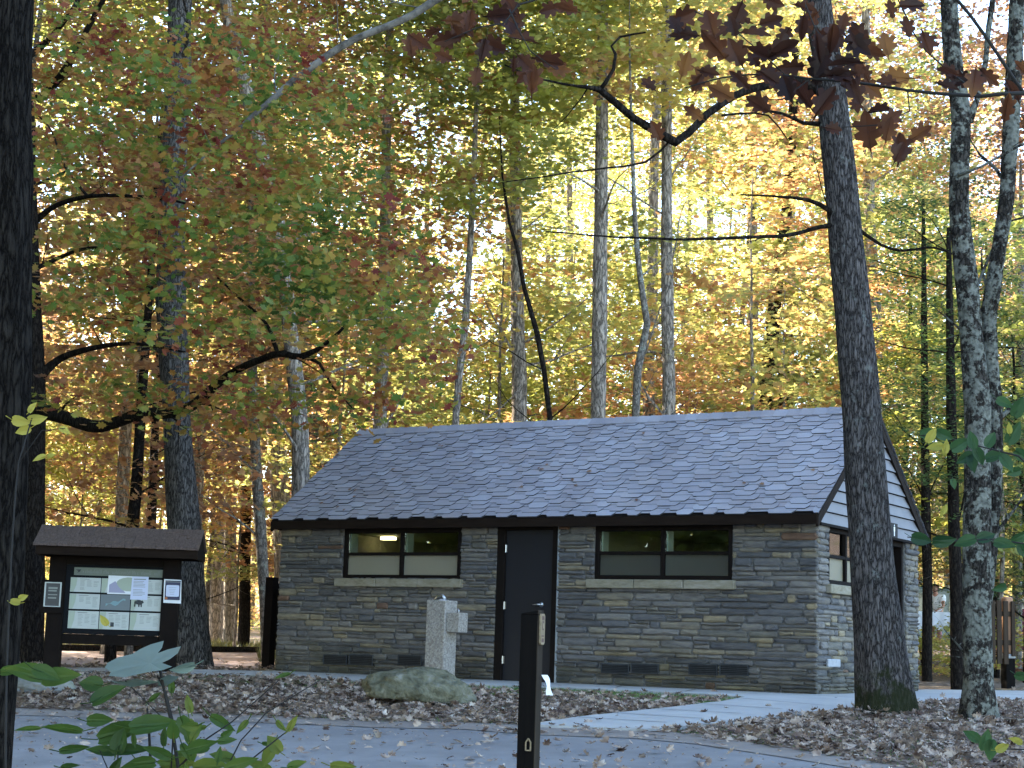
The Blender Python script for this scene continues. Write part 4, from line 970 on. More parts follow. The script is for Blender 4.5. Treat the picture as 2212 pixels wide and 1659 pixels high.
t4_limbs = [[(1800, 500, 14, T4), (1790, 455, 12, T4 - .1), (1745, 432, 9, T4 - .3), (1690, 425, 6, T4 - .4), (1600, 420, 3, T4 - .5)],
 [(1805, 485, 12, T4), (1770, 490, 9, T4 - .2), (1700, 508, 8, T4 - .4), (1600, 513, 7, T4 - .6), (1480, 517, 6, T4 - .8), (1330, 512, 4, T4 - 1), (1180, 500, 3, T4 - 1.2)],
 [(1860, 500, 8, T4), (1930, 540, 6, T4 + .1), (2020, 535, 5, T4 + .2), (2080, 560, 3, T4 + .3)],
 [(1770, 268, 12, T4), (1735, 265, 9, T4 - .1), (1690, 245, 7, T4 - .3), (1640, 238, 4, T4 - .5)],
 [(1780, 200, 26, T4), (1720, 175, 20, T4 - .3), (1650, 185, 19, T4 - .5), (1590, 205, 18, T4 - .7), (1530, 245, 18, T4 - .8), (1490, 285, 19, T4 - .9), (1460, 308, 22, T4 - 1), (1420, 285, 20, T4 - 1.1), (1370, 255, 17, T4 - 1.2), (1330, 222, 16, T4 - 1.3), (1295, 193, 14, T4 - 1.4), (1240, 185, 6, T4 - 1.5), (1165, 170, 4, T4 - 1.6), (1090, 140, 3, T4 - 1.7)],
 [(1295, 195, 10, T4 - 1.4), (1325, 150, 8, T4 - 1.4), (1330, 118, 8, T4 - 1.4), (1320, 100, 5, T4 - 1.4), (1340, 80, 6, T4 - 1.4), (1395, 70, 4, T4 - 1.4)],
 [(1560, 250, 6, T4 - .8), (1600, 245, 5, T4 - .7), (1660, 250, 4, T4 - .6), (1700, 300, 3, T4 - .5)],
 [(1445, 305, 5, T4 - 1), (1395, 350, 5, T4 - 1), (1290, 365, 4, T4 - 1.2), (1180, 380, 3, T4 - 1.3), (1080, 395, 2, T4 - 1.3)]]
tree('oak_tree', 'big leaning scaly-barked trunk in front of the building corner, mossy at its foot', [(1914, 1548, 122), (1905, 1450, 108), (1887, 1250, 93), (1868, 1000, 88), (1850, 750, 82), (1830, 550, 80), (1806, 300, 72), (1785, 120, 64), (1768, 0, 60)], T4, M['bark_oak'], extra=6, seg=36, rough=.09, flare=.14, limbs=t4_limbs, twig=0, crown=CR[2], crown_mat=M['leaf_gold'], limb_mat=M['bark_dark'], step=.2)
T5 = gnd(2112, 1556).y + .1
# twin-stemmed lichen tree
E5, b5 = tree('maple_tree', 'twin-stemmed trunk covered in pale green lichen at right', [(2115, 1562, 84), (2112, 1480, 62), (2110, 1250, 58), (2112, 1000, 57), (2112, 880, 58), (2098, 720, 50), (2088, 600, 50), (2072, 450, 44), (2076, 250, 44), (2060, 150, 42), (2050, 0, 38)], T5, M['bark_lichen'], extra=5, seg=28, rough=.12, flare=.12, twig=2, crown=CR[3], crown_mat=M['leaf_gold'], step=.2,
 limbs=[[(2108, 1480, 30, T5 + .22), (2140, 1200, 30, T5 + .25), (2150, 1000, 34, T5 + .2), (2145, 880, 38, T5 + .15), (2135, 700, 36, T5 + .1), (2150, 600, 36, T5), (2166, 480, 36, T5), (2180, 350, 36, T5), (2190, 180, 36, T5), (2198, 0, 34, T5), (2205, -120, 30, T5)],
  [(2090, 262, 24, T5), (2110, 220, 12, T5), (2128, 140, 12, T5), (2135, 60, 13, T5), (2148, -20, 12, T5)], [(2080, 700, 8, T5), (2170, 480, 6, T5 + .1), (2212, 470, 5, T5 + .1)], [(2070, 380, 8, T5 - .1), (2120, 360, 6, T5 - .2), (2212, 310, 6, T5 - .3)]])
# background traced trunks
BGT = [
 ('pale straight trunk rising behind the middle of the roof', [(1291, 920, 34), (1296, 600, 34), (1300, 300, 28), (1302, 0, 24)], 36, 'bark_bg', 0),
 ('dark crooked sapling trunk right of the pale straight one', [(1372, 910, 16), (1378, 800, 18), (1398, 700, 16), (1383, 600, 13), (1372, 480, 11), (1365, 300, 8), (1360, 120, 5)], 31, 'bark_smooth', 1),
 ('grey trunk above the right half of the roof', [(1445, 905, 30), (1442, 700, 28), (1440, 400, 24), (1442, 0, 20)], 40, 'bark_bg', 0),
 ('slim dark crooked trunk rising left of the roof middle', [(1188, 905, 17), (1175, 800, 16), (1160, 720, 18), (1132, 620, 14), (1118, 540, 13), (1100, 480, 10), (1085, 380, 7)], 33, 'bark_dark', 1),
 ('broad pale trunk half hidden by leaves behind the roof', [(1122, 920, 34), (1118, 700, 30), (1115, 500, 26), (1112, 200, 22)], 46, 'bark_bg', 0),
 ('greyish trunk above the left third of the roof', [(820, 940, 32), (825, 800, 30), (830, 600, 26), (835, 300, 22)], 42, 'bark_bg', 2),
 ('slim pale trunk left of the building, nearer its corner', [(578, 1450, 26), (572, 1300, 24), (560, 1100, 26), (550, 950, 24), (545, 800, 22), (540, 500, 18)], 34, 'bark_smooth', 2),
 ('broad mottled trunk behind the left end wall', [(620, 1440, 44), (612, 1200, 42), (600, 1000, 42), (590, 800, 40), (575, 400, 34), (570, 100, 30)], 38, 'bark_bg', 2),
 ('thick dim trunk above the left eave corner', [(672, 1060, 50), (668, 960, 46), (660, 800, 40), (650, 600, 36)], 44, 'bark_smooth', 3),
 ('bending pale trunk high above the left foliage', [(650, 1000, 40), (625, 700, 34), (600, 480, 32), (565, 330, 32), (525, 170, 32), (500, 70, 28), (480, -30, 26)], 30, 'bark_bg', 2),
 ('dark trunk rising from behind the notice board roof', [(238, 1430, 26), (250, 1250, 26), (285, 1140, 28), (298, 1000, 24), (305, 880, 22), (318, 700, 18)], 30, 'bark_dark', 1),
 ('slim dark trunk just left of the grey trunk', [(322, 1410, 20), (324, 1200, 22), (330, 1050, 20), (338, 850, 16)], 35, 'bark_dark', 2),
 ('sunlit pale trunk seen between notice board and building', [(466, 1350, 34), (468, 1200, 32), (472, 1000, 28), (480, 700, 24)], 62, 'bark_bg', 2),
 ('second sunlit trunk just right of the first', [(497, 1350, 30), (497, 1200, 28), (500, 1000, 26), (505, 700, 22)], 60, 'bark_bg', 2),
 ('dim trunk in shade behind the walk left of the building', [(528, 1350, 26), (530, 1200, 24), (533, 900, 22)], 52, 'bark_dark', 3),
 ('pale trunk catching light above the roof right of centre', [(1540, 900, 20), (1538, 700, 18), (1530, 300, 14)], 60, 'bark_bg', 3),
 ('leaning dark trunk beyond the roof left of the big leaning trunk', [(1650, 900, 34), (1665, 750, 32), (1680, 600, 28), (1700, 450, 24), (1715, 200, 20)], 45, 'bark_dark', 3),
 ('grey trunk hidden just right of the big leaning trunk', [(1890, 1000, 32), (1890, 700, 30), (1880, 500, 26), (1872, 200, 22)], 38, 'bark_bg', 0),
 ('slim dark trunk close right of the building rear corner', [(2003, 1440, 22), (2003, 1250, 21), (2000, 1100, 20), (1998, 900, 17)], 34, 'bark_dark', 3),
 ('dark straight conifer trunk left of the lichen-covered stems', [(2068, 1492, 30), (2066, 1300, 28), (2060, 1100, 26), (2055, 900, 22)], 29, 'bark_dark', 3),
 ('pale thin trunk above the far right screen', [(2196, 1440, 22), (2200, 1000, 20), (2205, 700, 16)], 40, 'bark_smooth', 3),
 ('thin trunk between the two sunlit top branches', [(985, 900, 16), (1005, 700, 16), (1020, 450, 14), (1030, 200, 10)], 38, 'bark_bg', 3),
]
bgm = ['leaf_green', 'leaf_mixed', 'leaf_gold', 'leaf_orange']
for i, (lab, pts_, t, bm_, mi) in enumerate(BGT):
    if 700 < pts_[0][0] < 1600 and t < 50: t = 31 + (t - 31) * .3
    big = pts_[0][2] > 24; con = 1990 < pts_[0][0] < 2100
    if bm_ == 'bark_dark' and 1100 < pts_[0][0] < 1400: pts_ = [(a_, b_, c_ * .7) for a_, b_, c_ in pts_]
    tree('forest_tree', lab, pts_, t, M[bm_], extra=rnd.uniform(3, 6) if big or pts_[0][0] > 1950 else 1.2, seg=12, rough=.12, twig=10 if big else 6, crown=CH[i % 2] if con else (CR if big and i % 3 == 0 else CS)[i % 3], crown_mat=M['leaf_hemlock'] if con else M[bgm[(mi + i) % 4]], cdim=(3, 8.5 if con else (13 if big else 7)), step=.5, tw_len=2.8, limb_mat=M['bark_bg'] if bm_ == 'bark_bg' else M['bark_dark'])
# pale limb crossing top left
g = MB(); lp = [(380, 395, 3, 21), (440, 340, 6, 21), (500, 290, 9, 21), (545, 252, 12, 21), (575, 225, 14, 21), (620, 185, 16, 21), (665, 150, 17, 21), (710, 118, 17, 21), (770, 82, 17, 21), (840, 55, 17, 21), (890, 32, 18, 21), (940, 0, 19, 21), (1050, -60, 22, 21), (1250, -140, 26, 21.5), (1500, -260, 34, 22), (1720, -200, 50, 22.5)]
aa, rr_ = densify([(at(x, y, tt), w_ * tt / 3750 / 2) for x, y, w_, tt in lp], .15, wob=.004)
# ------------------------------------------------------------------ scattered woodland trees
def tree_proto(i, H, crown, cdim, cm, bm_, lean=.3, twn=8, r0=.14):
    E = empty('forest_tree', (0, 0, 0), 'x', 'tree')
    g = MB(); n = 10; x = y = 0; pts_ = []; rad = []
    for k in range(n + 1):
        pts_.append((x, y, -.3 + (H + .3) * k / n)); rad.append(r0 * (1 - .75 * k / n)); x += rnd.uniform(-lean, lean) * H / 40; y += rnd.uniform(-lean, lean) * H / 40
    P_, R_ = densify([(Vector(p), r) for p, r in zip(pts_, rad)], .6); g.tube(P_, R_, 9, rough=.12)
    for k in range(twn):
        j = rnd.randint(int(len(P_) * .2), len(P_) - 2); twigs(g, P_[j], Vector((rnd.uniform(-1, 1), rnd.uniform(-1, 1), rnd.uniform(.0, .6))), rnd.uniform(1.2, 3.2), R_[j] * .25 + .008, 2, 4)
    g.build('trunk', M[bm_], E, True)
    o = obj('crown', crown, E); o.location = (x * .8, y * .8, H - cdim * .85)
    return E
def copy_tree(o, p, rz, sc_, label, group, cm):
    c = o.copy(); COL.objects.link(c); c.location = p; c.rotation_euler = (0, 0, rz); c.scale = (sc_, sc_, sc_); c['label'] = label; c['group'] = group
    for ch in o.children:
        d = ch.copy(); COL.objects.link(d); d.parent = c
        if d.name.startswith('crown'): d.material_slots[0].link = 'OBJECT'; d.material_slots[0].material = M[cm]
    return c
protos = [tree_proto(0, 22, CR[0], 13, 0, 'bark_bg', r0=.17), tree_proto(1, 20, CR[1], 13, 0, 'bark_smooth', r0=.15), tree_proto(2, 25, CR[2], 13, 0, 'bark_bg', r0=.2), tree_proto(3, 9, CS[0], 8, 0, 'bark_bg', r0=.06), tree_proto(4, 7.5, CS[1], 7.2, 0, 'bark_smooth', r0=.06), tree_proto(5, 11, CS[2], 8, 0, 'bark_smooth', r0=.08)]
hem = tree_proto(6, 11, CH[0], 9.5, 0, 'bark_dark', r0=.12); hem2 = tree_proto(7, 9, CH[1], 8.5, 0, 'bark_dark', r0=.10)
KN = {'leaf_green': 'green', 'leaf_gold': 'golden', 'leaf_orange': 'orange and rust', 'leaf_mixed': 'mixed green and yellow'}
grid = []
def ok(x, y, rad=0):
    u, v = us(x, y)
    if -L - 2.0 - rad < u < 2.0 + rad and -1.5 < v < D + 2.2 + rad: return False
    return v > 2.5
cnt = 0
placed = []
for (tmin, tmax, n, kinds, mind) in ((33, 42, 13, (3, 4, 5, 3, 4, 1), 2.4), (40, 58, 30, (0, 3, 3, 4, 5, 5, 2), 2.4), (56, 90, 36, (0, 1, 2, 5, 3, 4), 3.0)):
    tries = 0; k_ = 0
    while k_ < n and tries < 4000:
        tries += 1
        t = rnd.uniform(tmin, tmax); x = rnd.uniform(-.36, .36) * t; y = t
        if t < 52 and .205 < x / t < .285: continue
        if not ok(x, y, 1.0) or any((x - a) ** 2 + (y - b) ** 2 < mind ** 2 for a, b in placed): continue
        # keep a window of ground visible under the crowns at the left, and the corner at right for conifers
        ki = rnd.choice(kinds)
        left = x < -.13 * t
        if ki >= 3 and left and t < 40 and rnd.random() < .7: ki = rnd.choice((0, 1))
        cm = rnd.choices(('leaf_green', 'leaf_gold', 'leaf_orange', 'leaf_mixed'), (5, 1.8, 1.1, 4) if t < 50 else ((.8, 4.5, 3.8, 1.6) if left else (1.2, 4.5, 2.2, 2)))[0]
        placed.append((x, y)); k_ += 1
        size = 'tall' if ki < 3 else 'slender young'; depth_ = 'near' if t < 42 else ('middle' if t < 58 else 'far')
        copy_tree(protos[ki], (x, y, terr(x, y)), rnd.uniform(0, 6.28), rnd.uniform(.85, 1.25), f'{size} tree with {KN[cm]} leaves, {depth_} rows of the wood', f'{size} {KN[cm]} trees in the {depth_} rows of woodland', cm)
for (px, t, sc_, pr_) in ((2150, 39, .95, hem2), (2215, 35, .8, hem2), (1700, 47, 1.0, hem), (1590, 50, .9, hem2), (2110, 46, 1.1, hem), (200, 58, .8, hem2), (120, 50, .7, hem), (1945, 53, 1.25, hem), (2000, 57, 1.3, hem2), (2065, 54, 1.25, hem), (2130, 52, 1.3, hem2), (2195, 50, 1.2, hem), (1915, 60, 1.3, hem2)):
    P = at(px, 1400, t); c = copy_tree(pr_, (P.x, P.y, terr(P.x, P.y)), rnd.uniform(0, 6.28), sc_, 'dark green conifer with layered boughs in the woodland', 'conifers in the woodland', 'leaf_hemlock')
for k_, (px, t, sc_, ki, cm) in enumerate([(60, 46, .8, 3, 'leaf_green'), (150, 44, .75, 4, 'leaf_green'), (235, 50, .8, 5, 'leaf_mixed'), (505, 48, .8, 3, 'leaf_mixed'), (120, 58, 1.0, 4, 'leaf_green'), (430, 60, 1.0, 5, 'leaf_gold'), (330, 55, .9, 3, 'leaf_mixed')]):
    P = at(px, 1400, t); copy_tree(protos[ki], (P.x, P.y, terr(P.x, P.y)), rnd.uniform(0, 6.28), sc_, 'slender understory tree with ' + KN[cm] + ' leaves beyond the notice board clearing', 'understory trees beyond the clearing', cm)
for k_, (px, t, sc_, ki, cm) in enumerate([(1480, 56, 1.0, 0, 'leaf_green'), (1580, 50, .95, 1, 'leaf_mixed'), (1690, 58, 1.05, 2, 'leaf_green'), (1540, 64, 1.0, 5, 'leaf_mixed'), (1400, 52, 1.0, 5, 'leaf_green'), (1750, 50, .95, 3, 'leaf_green')]):
    P = at(px, 1400, t); copy_tree(protos[ki], (P.x, P.y, terr(P.x, P.y)), rnd.uniform(0, 6.28), sc_, 'yellow-green tree in the wood beyond the right half of the roof', 'trees beyond the right half of the roof', cm)
for p_ in protos + [hem, hem2]:
    for ch in list(p_.children): bpy.data.objects.remove(ch)
    bpy.data.objects.remove(p_)
# low shrubs along the wood edge
bm0 = crown_mesh(26, 60, 1.1, 1.3, (.06, .11), cs=(.3, .55)); bm0.name = 'foliage'
def shrub(px, py, t, sc_, cm, label, grp=None):
    P = at(px, py, t); o = obj('shrub', bm0); o.location = (P.x, P.y, terr(P.x, P.y)); o.scale = (sc_, sc_, sc_ * rnd.uniform(.8, 1.1)); o.rotation_euler = (0, 0, rnd.uniform(0, 6.28))
    o.material_slots[0].link = 'OBJECT'; o.material_slots[0].material = M[cm]; tag(o, label, 'shrub', grp)
for k, (px, t, sc_, cm) in enumerate([(1995, 36, .8, 'leaf_green'), (2035, 35, .75, 'leaf_mixed'), (2090, 37, 1.2, 'leaf_green'), (2150, 40, 1.4, 'leaf_mixed'), (2205, 38, 1.2, 'leaf_orange'), (2110, 44, 1.3, 'leaf_green')]):
    shrub(px, 1400, t, sc_, cm, 'low green and rust shrub on the bank behind the right-hand trunks', 'shrubs on the bank at right')
for k in range(16):
    t = rnd.uniform(58, 80); px = rnd.uniform(-50, 620)
    shrub(px, 1400, t, rnd.uniform(.7, 1.3), rnd.choice(('leaf_gold', 'leaf_mixed', 'leaf_green')), 'low yellow-green shrub on the distant woodland floor at left', 'shrubs on the far woodland floor')
# distant wood, one mass
C = []
for k in range(2800):
    t = rnd.uniform(88, 132); x = rnd.uniform(-.4, .4) * t; z = terr(x, t) + (rnd.random() ** (1.7 if k % 2 else 1.0)) * 27
    r = rnd.uniform(.9, 1.9); q = nr.normal(0, 1, (62, 3)) * np.array([.6, .6, .3]) * r + np.array([x, t, z]); C.append(q)
for k in range(1300):
    t = rnd.uniform(82, 128); x = rnd.uniform(-.4, .4) * t; z = terr(x, t) + rnd.uniform(.2, 6.5); r = rnd.uniform(.9, 1.7)
    C.append(nr.normal(0, 1, (60, 3)) * np.array([.6, .6, .3]) * r + np.array([x, t, z]))
C = np.concatenate(C)
tag(obj('distant_wood', leaves_mesh('distant_wood', C, nr.uniform(.2, .38, len(C)), KITE, M['leaf_far'], .8)), 'sunlit golden mass of the far woodland behind the trees', 'woodland', kind='stuff')
# unseen woodland as loose leaf masses, added left, right and behind to shade the clearing
C = []
for k in range(10800):
    if k < 10200: x = rnd.uniform(-31, -12); y = rnd.uniform(-2, 45)
    else: x = rnd.uniform(-30, 34); y = rnd.uniform(-34, -12)
    if x > -.34 * y - 4 and y > 0: continue
    z = terr(x, y) + 2.0 + rnd.random() * (29 if k < 10200 else 15); r = rnd.uniform(1.1, 2.2)
    C.append(nr.normal(0, 1, (46, 3)) * np.array([.6, .6, .3]) * r + np.array([x, y, z]))
for k in range(260):
    x = rnd.uniform(13, 34); y = rnd.uniform(-10, 26)
    if x < .36 * y + 4: continue
    z = terr(x, y) + 2.5 + rnd.random() * 20; r = rnd.uniform(1.1, 2.0); C.append(nr.normal(0, 1, (44, 3)) * np.array([.6, .6, .3]) * r + np.array([x, y, z]))
C = np.concatenate(C)
tag(obj('shading_wood', leaves_mesh('shading_wood', C, nr.uniform(.3, .5, len(C)), KITE, M['leaf_green'], .8)), 'unseen woodland leaf mass added round the clearing to shade it', 'woodland', kind='stuff')
# bare trunk belt in the distance
g = MB()
for k in range(70):
    t = rnd.uniform(84, 122); x = rnd.uniform(-.36, .36) * t; z = terr(x, t); hh = rnd.uniform(16, 26); r = rnd.uniform(.12, .28)
    g.tube([(x, t, z - .3), (x + rnd.uniform(-.4, .4), t, z + hh * .5), (x + rnd.uniform(-1, 1), t, z + hh)], [r, r * .7, r * .3], 7)
tag(g.build('distant_trunks', M['bark_bg'], None, True), 'pale trunks of the far woodland seen through the trees', 'woodland', kind='stuff')

# ------------------------------------------------------------------ overhanging pale limb and rust-leaved branch
gx = at(2460, 900, 8.5); gz_ = terr(gx.x, gx.y)
EB = empty('oak_tree', (gx.x, gx.y, gz_), 'oak branch with large rust-brown leaves reaching in from the right edge at the top', 'tree')
base = Vector((gx.x, gx.y, gz_)); T6 = 7.0
g = MB(); P_, R_ = densify([(Vector((gx.x, gx.y, gz_ - .2)), .16), (Vector((gx.x + .05, gx.y, gz_ + 2)), .14), (Vector((gx.x, gx.y, gz_ + 4.5)), .11), (Vector((gx.x, gx.y + .2, gz_ + 7)), .06)], .3)
g.tube([p - base for p in P_], R_, 16, rough=.1); g.build('trunk', M['bark_near'], EB, True)
g = MB()
br = [[(2460, 260, 26, 8.5), (2300, 225, 13, T6 + .5), (2212, 201, 10, T6), (2120, 208, 9, T6), (2050, 204, 9, T6), (1960, 195, 7, T6), (1850, 178, 7, T6), (1750, 170, 6, T6), (1660, 160, 5, T6), (1560, 168, 4, T6), (1480, 190, 3, T6)],
 [(1960, 195, 4, T6), (1965, 240, 3, T6), (1900, 270, 3, T6), (1820, 275, 2, T6)],
 [(2120, 208, 5, T6), (2000, 110, 4, T6), (1960, 40, 4, T6), (1930, -20, 4, T6)], [(1700, 166, 4, T6), (1640, 110, 3, T6), (1580, 60, 3, T6), (1500, 25, 3, T6)],
 [(2212, 201, 8, T6), (2000, -60, 8, T6), (1700, -90, 7, T6), (1300, -40, 6, T6 - .2), (1190, -10, 5, T6 - .3), (1120, 10, 5, T6 - .3), (1090, 50, 4, T6 - .3), (1030, 60, 3, T6 - .3), (960, 90, 2, T6 - .3)],
 [(1100, 20, 4, T6 - .3), (1145, 110, 3, T6 - .3), (1200, 150, 2, T6 - .3)], [(1850, 178, 4, T6), (1800, 110, 3, T6), (1760, 60, 3, T6), (1740, 10, 3, T6)], [(1750, 170, 3, T6), (1690, 215, 3, T6), (1610, 215, 2, T6)]]
for lp in br:
    a, r = densify([(at(x, y, tt), w_ * tt / 3750 / 2) for x, y, w_, tt in lp], .08); g.tube([p - base for p in a], r, 7, rough=.15)
g.build('branch', M['twig'], EB, True)
lf = [(905, 88, 80, 20), (935, 70, 60, 150), (1000, 52, 75, 60), (1015, 40, 60, 110), (1068, 100, 70, 200), (1045, 105, 55, 80), (1078, 32, 70, 10), (1100, 5, 80, 60), (1128, 82, 70, 190), (1150, 170, 90, 270), (1110, 140, 50, 250), (1185, 130, 85, 340), (1205, 150, 60, 20), (1225, 18, 60, 200),
 (1480, 140, 80, 280), (1545, 100, 90, 200), (1575, 60, 85, 160), (1600, 40, 70, 220), (1560, 200, 80, 190), (1630, 70, 95, 30), (1665, 45, 90, 350), (1650, 115, 80, 210), (1690, 105, 90, 320), (1735, 55, 80, 80), (1740, 15, 60, 20), (1770, 100, 85, 60), (1765, 150, 95, 280), (1800, 75, 90, 100), (1850, 95, 85, 20), (1885, 110, 70, 350),
 (1815, 160, 95, 330), (1735, 205, 90, 240), (1780, 220, 85, 300), (1600, 175, 80, 200), (1640, 225, 80, 220), (1700, 190, 75, 260), (1845, 195, 80, 250), (1880, 190, 70, 20), (1875, 285, 90, 250), (1920, 260, 85, 330), (1945, 320, 90, 270), (1985, 290, 75, 320), (1900, 235, 70, 0), (1710, 145, 70, 170), (1590, 110, 60, 330),
 (2050, 155, 70, 200), (2045, 185, 60, 10), (2105, 175, 75, 120), (2135, 165, 65, 40), (2190, 195, 80, 260), (2175, 235, 70, 290), (2210, 150, 60, 200), (1500, 245, 60, 200), (1530, 155, 60, 20), (1480, 75, 70, 160), (1925, 20, 60, 280), (1960, 60, 60, 250), (1830, 135, 80, 190), (1670, 175, 60, 90)]
def leaf_geo(mb_, c, length, ang_, tmpl, wide=1.0, tiltv=None, base=Vector((0, 0, 0)), curl=.18, mi=0):
    """leaf whose long axis points in screen direction ang (deg), twisted out of the view plane"""
    tx = rnd.uniform(-.6, .6) if tiltv is None else tiltv
    A = Vector((math.cos(math.radians(ang_)), rnd.uniform(-.35, .35), math.sin(math.radians(ang_)))).normalized()
    N = Vector((rnd.uniform(-.3, .3), -1, rnd.uniform(-.2, .3) + tx)); N = (N - A * N.dot(A)).normalized(); Bv = N.cross(A)
    b0_ = Vector(c) - base - A * length * .5; mb_.tube([b0_ - A * length * .32 + Vector((0, 0, .12 * length)), b0_, b0_ + A * length * .35], [.0011, .0011, .0007], 4, mi=mi, cap=False)
    n = len(mb_.v); cu = rnd.uniform(.4, 1.2) * curl
    K = len(tmpl); half = K // 2
    for (a, b) in tmpl:
        mb_.v.append(tuple(Vector(c) - base + A * (b * length) + Bv * (a * length * wide) + N * (-(b * b * 1.6) * cu * length + abs(a) * curl * 1.2 * length)))
    # fan through a midrib: left and right halves
    mb_.f.append(tuple(n + i for i in range(0, half + 1))); mb_.m.append(mi)
    mb_.f.append(tuple([n + i for i in range(half, K)] + [n])); mb_.m.append(mi)
g = MB(); leafm = []
for i, (x, y, l_, an) in enumerate(lf):
    c = at(x, y, T6 + rnd.uniform(-.25, .25)); leaf_geo(g, c, l_ * rnd.uniform(.8, 1.08) * T6 / 3750, -an + rnd.uniform(-25, 25), OAK, rnd.uniform(.65, .95), base=base, curl=rnd.uniform(.1, .35))
for k in range(55):
    x, y, l_, an = rnd.choice(lf); leaf_geo(g, at(x + rnd.uniform(-90, 90), y + rnd.uniform(-70, 50), T6 + rnd.uniform(-.3, .3)), rnd.uniform(45, 75) * T6 / 3750, rnd.uniform(0, 360), OAK, 1.0, base=base)
g.build('leaves', M['leaf_rust'], EB)
# pale limb belongs to a tall tree whose trunk stands out of frame above
mb_l = MB(); mb_l.tube(aa, rr_, 12, rough=.15)
for k in range(4, len(aa), 6): twigs(mb_l, aa[k], Vector((rnd.uniform(-1, .3), rnd.uniform(-.5, .5), rnd.uniform(-.8, .8))), rnd.uniform(.5, 1.3), rr_[k] * .3, 2, 4)
o = mb_l.build('fallen_limb', M['twig_pale'], None, True); o.name = 'oak_limb'; tag(o, 'long pale bare limb slanting up to the right across the top left', 'branch')

# ------------------------------------------------------------------ near plants
M['sage'] = leafmat('sage_leaf', [(0, (.08, .115, .09)), (1, (.13, .17, .135))], trans=.25, nscale=3)
M['yellowleaf'] = leafmat('yellow_leaf', [(0, (.20, .19, .03)), (1, (.36, .30, .05))], trans=.4, nscale=3)
HEART = np.array([(0, -.46), (.16, -.5), (.32, -.36), (.38, -.12), (.32, .12), (.17, .34), (0, .55), (-.17, .34), (-.32, .12), (-.38, -.12), (-.32, -.36), (-.16, -.5)])
TP = 3.6
sb = at(400, 1900, TP); gz_ = terr(sb.x, sb.y); base = Vector((sb.x, sb.y, gz_))
ES = empty('sapling', base, 'leafy green sapling with a grey-green lobed leaf in the bottom left foreground', 'plant')
g = MB()
for lp in [[(420, 2200, 14), (395, 1750, 10), (385, 1659, 9), (370, 1560, 8), (352, 1480, 7), (344, 1435, 7)], [(420, 2200, 12), (335, 1750, 8), (326, 1659, 7), (322, 1580, 6), (318, 1530, 5)], [(385, 1659, 5), (440, 1600, 4), (500, 1560, 3), (580, 1490, 3), (602, 1470, 2)], [(470, 1900, 6), (490, 1659, 4), (520, 1600, 3), (575, 1540, 3), (640, 1500, 3), (690, 1470, 2)], [(470, 1900, 6), (520, 1659, 4), (600, 1595, 3), (640, 1565, 2.5)], [(372, 1570, 3), (340, 1540, 3), (300, 1500, 2), (270, 1470, 2)], [(370, 1659, 4), (375, 1560, 3), (360, 1500, 3), (340, 1460, 3)], [(260, 1900, 5), (255, 1659, 4), (254, 1600, 3)], [(240, 1900, 4), (232, 1659, 3), (215, 1620, 2)]]:
    a, r = densify([(at(x, y, TP), w_ * TP / 3750 / 2) for x, y, w_ in lp], .05); g.tube([p - base for p in a], r, 6, rough=.1)
g.build('stem', M['twig'], ES, True)
g = MB()
HL = [(60, 1452, 110, 170, .6), (25, 1448, 70, 10, .5), (130, 1462, 95, 10, .7), (100, 1455, 70, -20, .8), (196, 1477, 62, 175, .9), (232, 1499, 85, 30, .7), (262, 1580, 120, 20, .55), (330, 1565, 110, 10, .6), (300, 1575, 90, 195, .5), (215, 1556, 62, 5, .7), (135, 1574, 100, 175, .3), (60, 1575, 60, 185, .3), (398, 1570, 55, -70, .8), (480, 1562, 70, -30, .5), (408, 1520, 45, 110, .6), (355, 1590, 50, 90, .5), (220, 1622, 75, 175, .5), (160, 1618, 70, 10, .4), (285, 1620, 80, 5, .5), (340, 1625, 70, 160, .5), (410, 1600, 45, -60, .6), (435, 1612, 75, 20, .5), (480, 1635, 70, 170, .6), (385, 1648, 90, 0, .5), (450, 1655, 90, 10, .6), (300, 1652, 80, 190, .6), (250, 1610, 40, 90, .8), (520, 1650, 80, 20, .5), (560, 1655, 70, 160, .5), (490, 1600, 45, 10, .6), (370, 1480, 40, 100, .6), (250, 1655, 50, 60, .6), (430, 1575, 40, 200, .5), (150, 1655, 50, 10, .4), (640, 1652, 50, 20, .6), (335, 1505, 35, 40, .6), (610, 1460, 40, 200, .4), (740, 1655, 60, 0, .5)]
for (x, y, l_, an, wd) in HL: leaf_geo(g, at(x, y, TP + rnd.uniform(-.15, .15)), l_ * .9 * TP / 3750, an, HEART, wd * 1.0, base=base, curl=.15, tiltv=.35)
for k in range(45): leaf_geo(g, at(rnd.gauss(400, 110), rnd.uniform(1560, 1740), TP + rnd.uniform(-.2, .2)), rnd.uniform(25, 60) * TP / 3750, rnd.uniform(0, 360), HEART, rnd.uniform(.5, 1), base=base)
g.build('leaves', M['leaf_shrub'], ES)
g = MB()

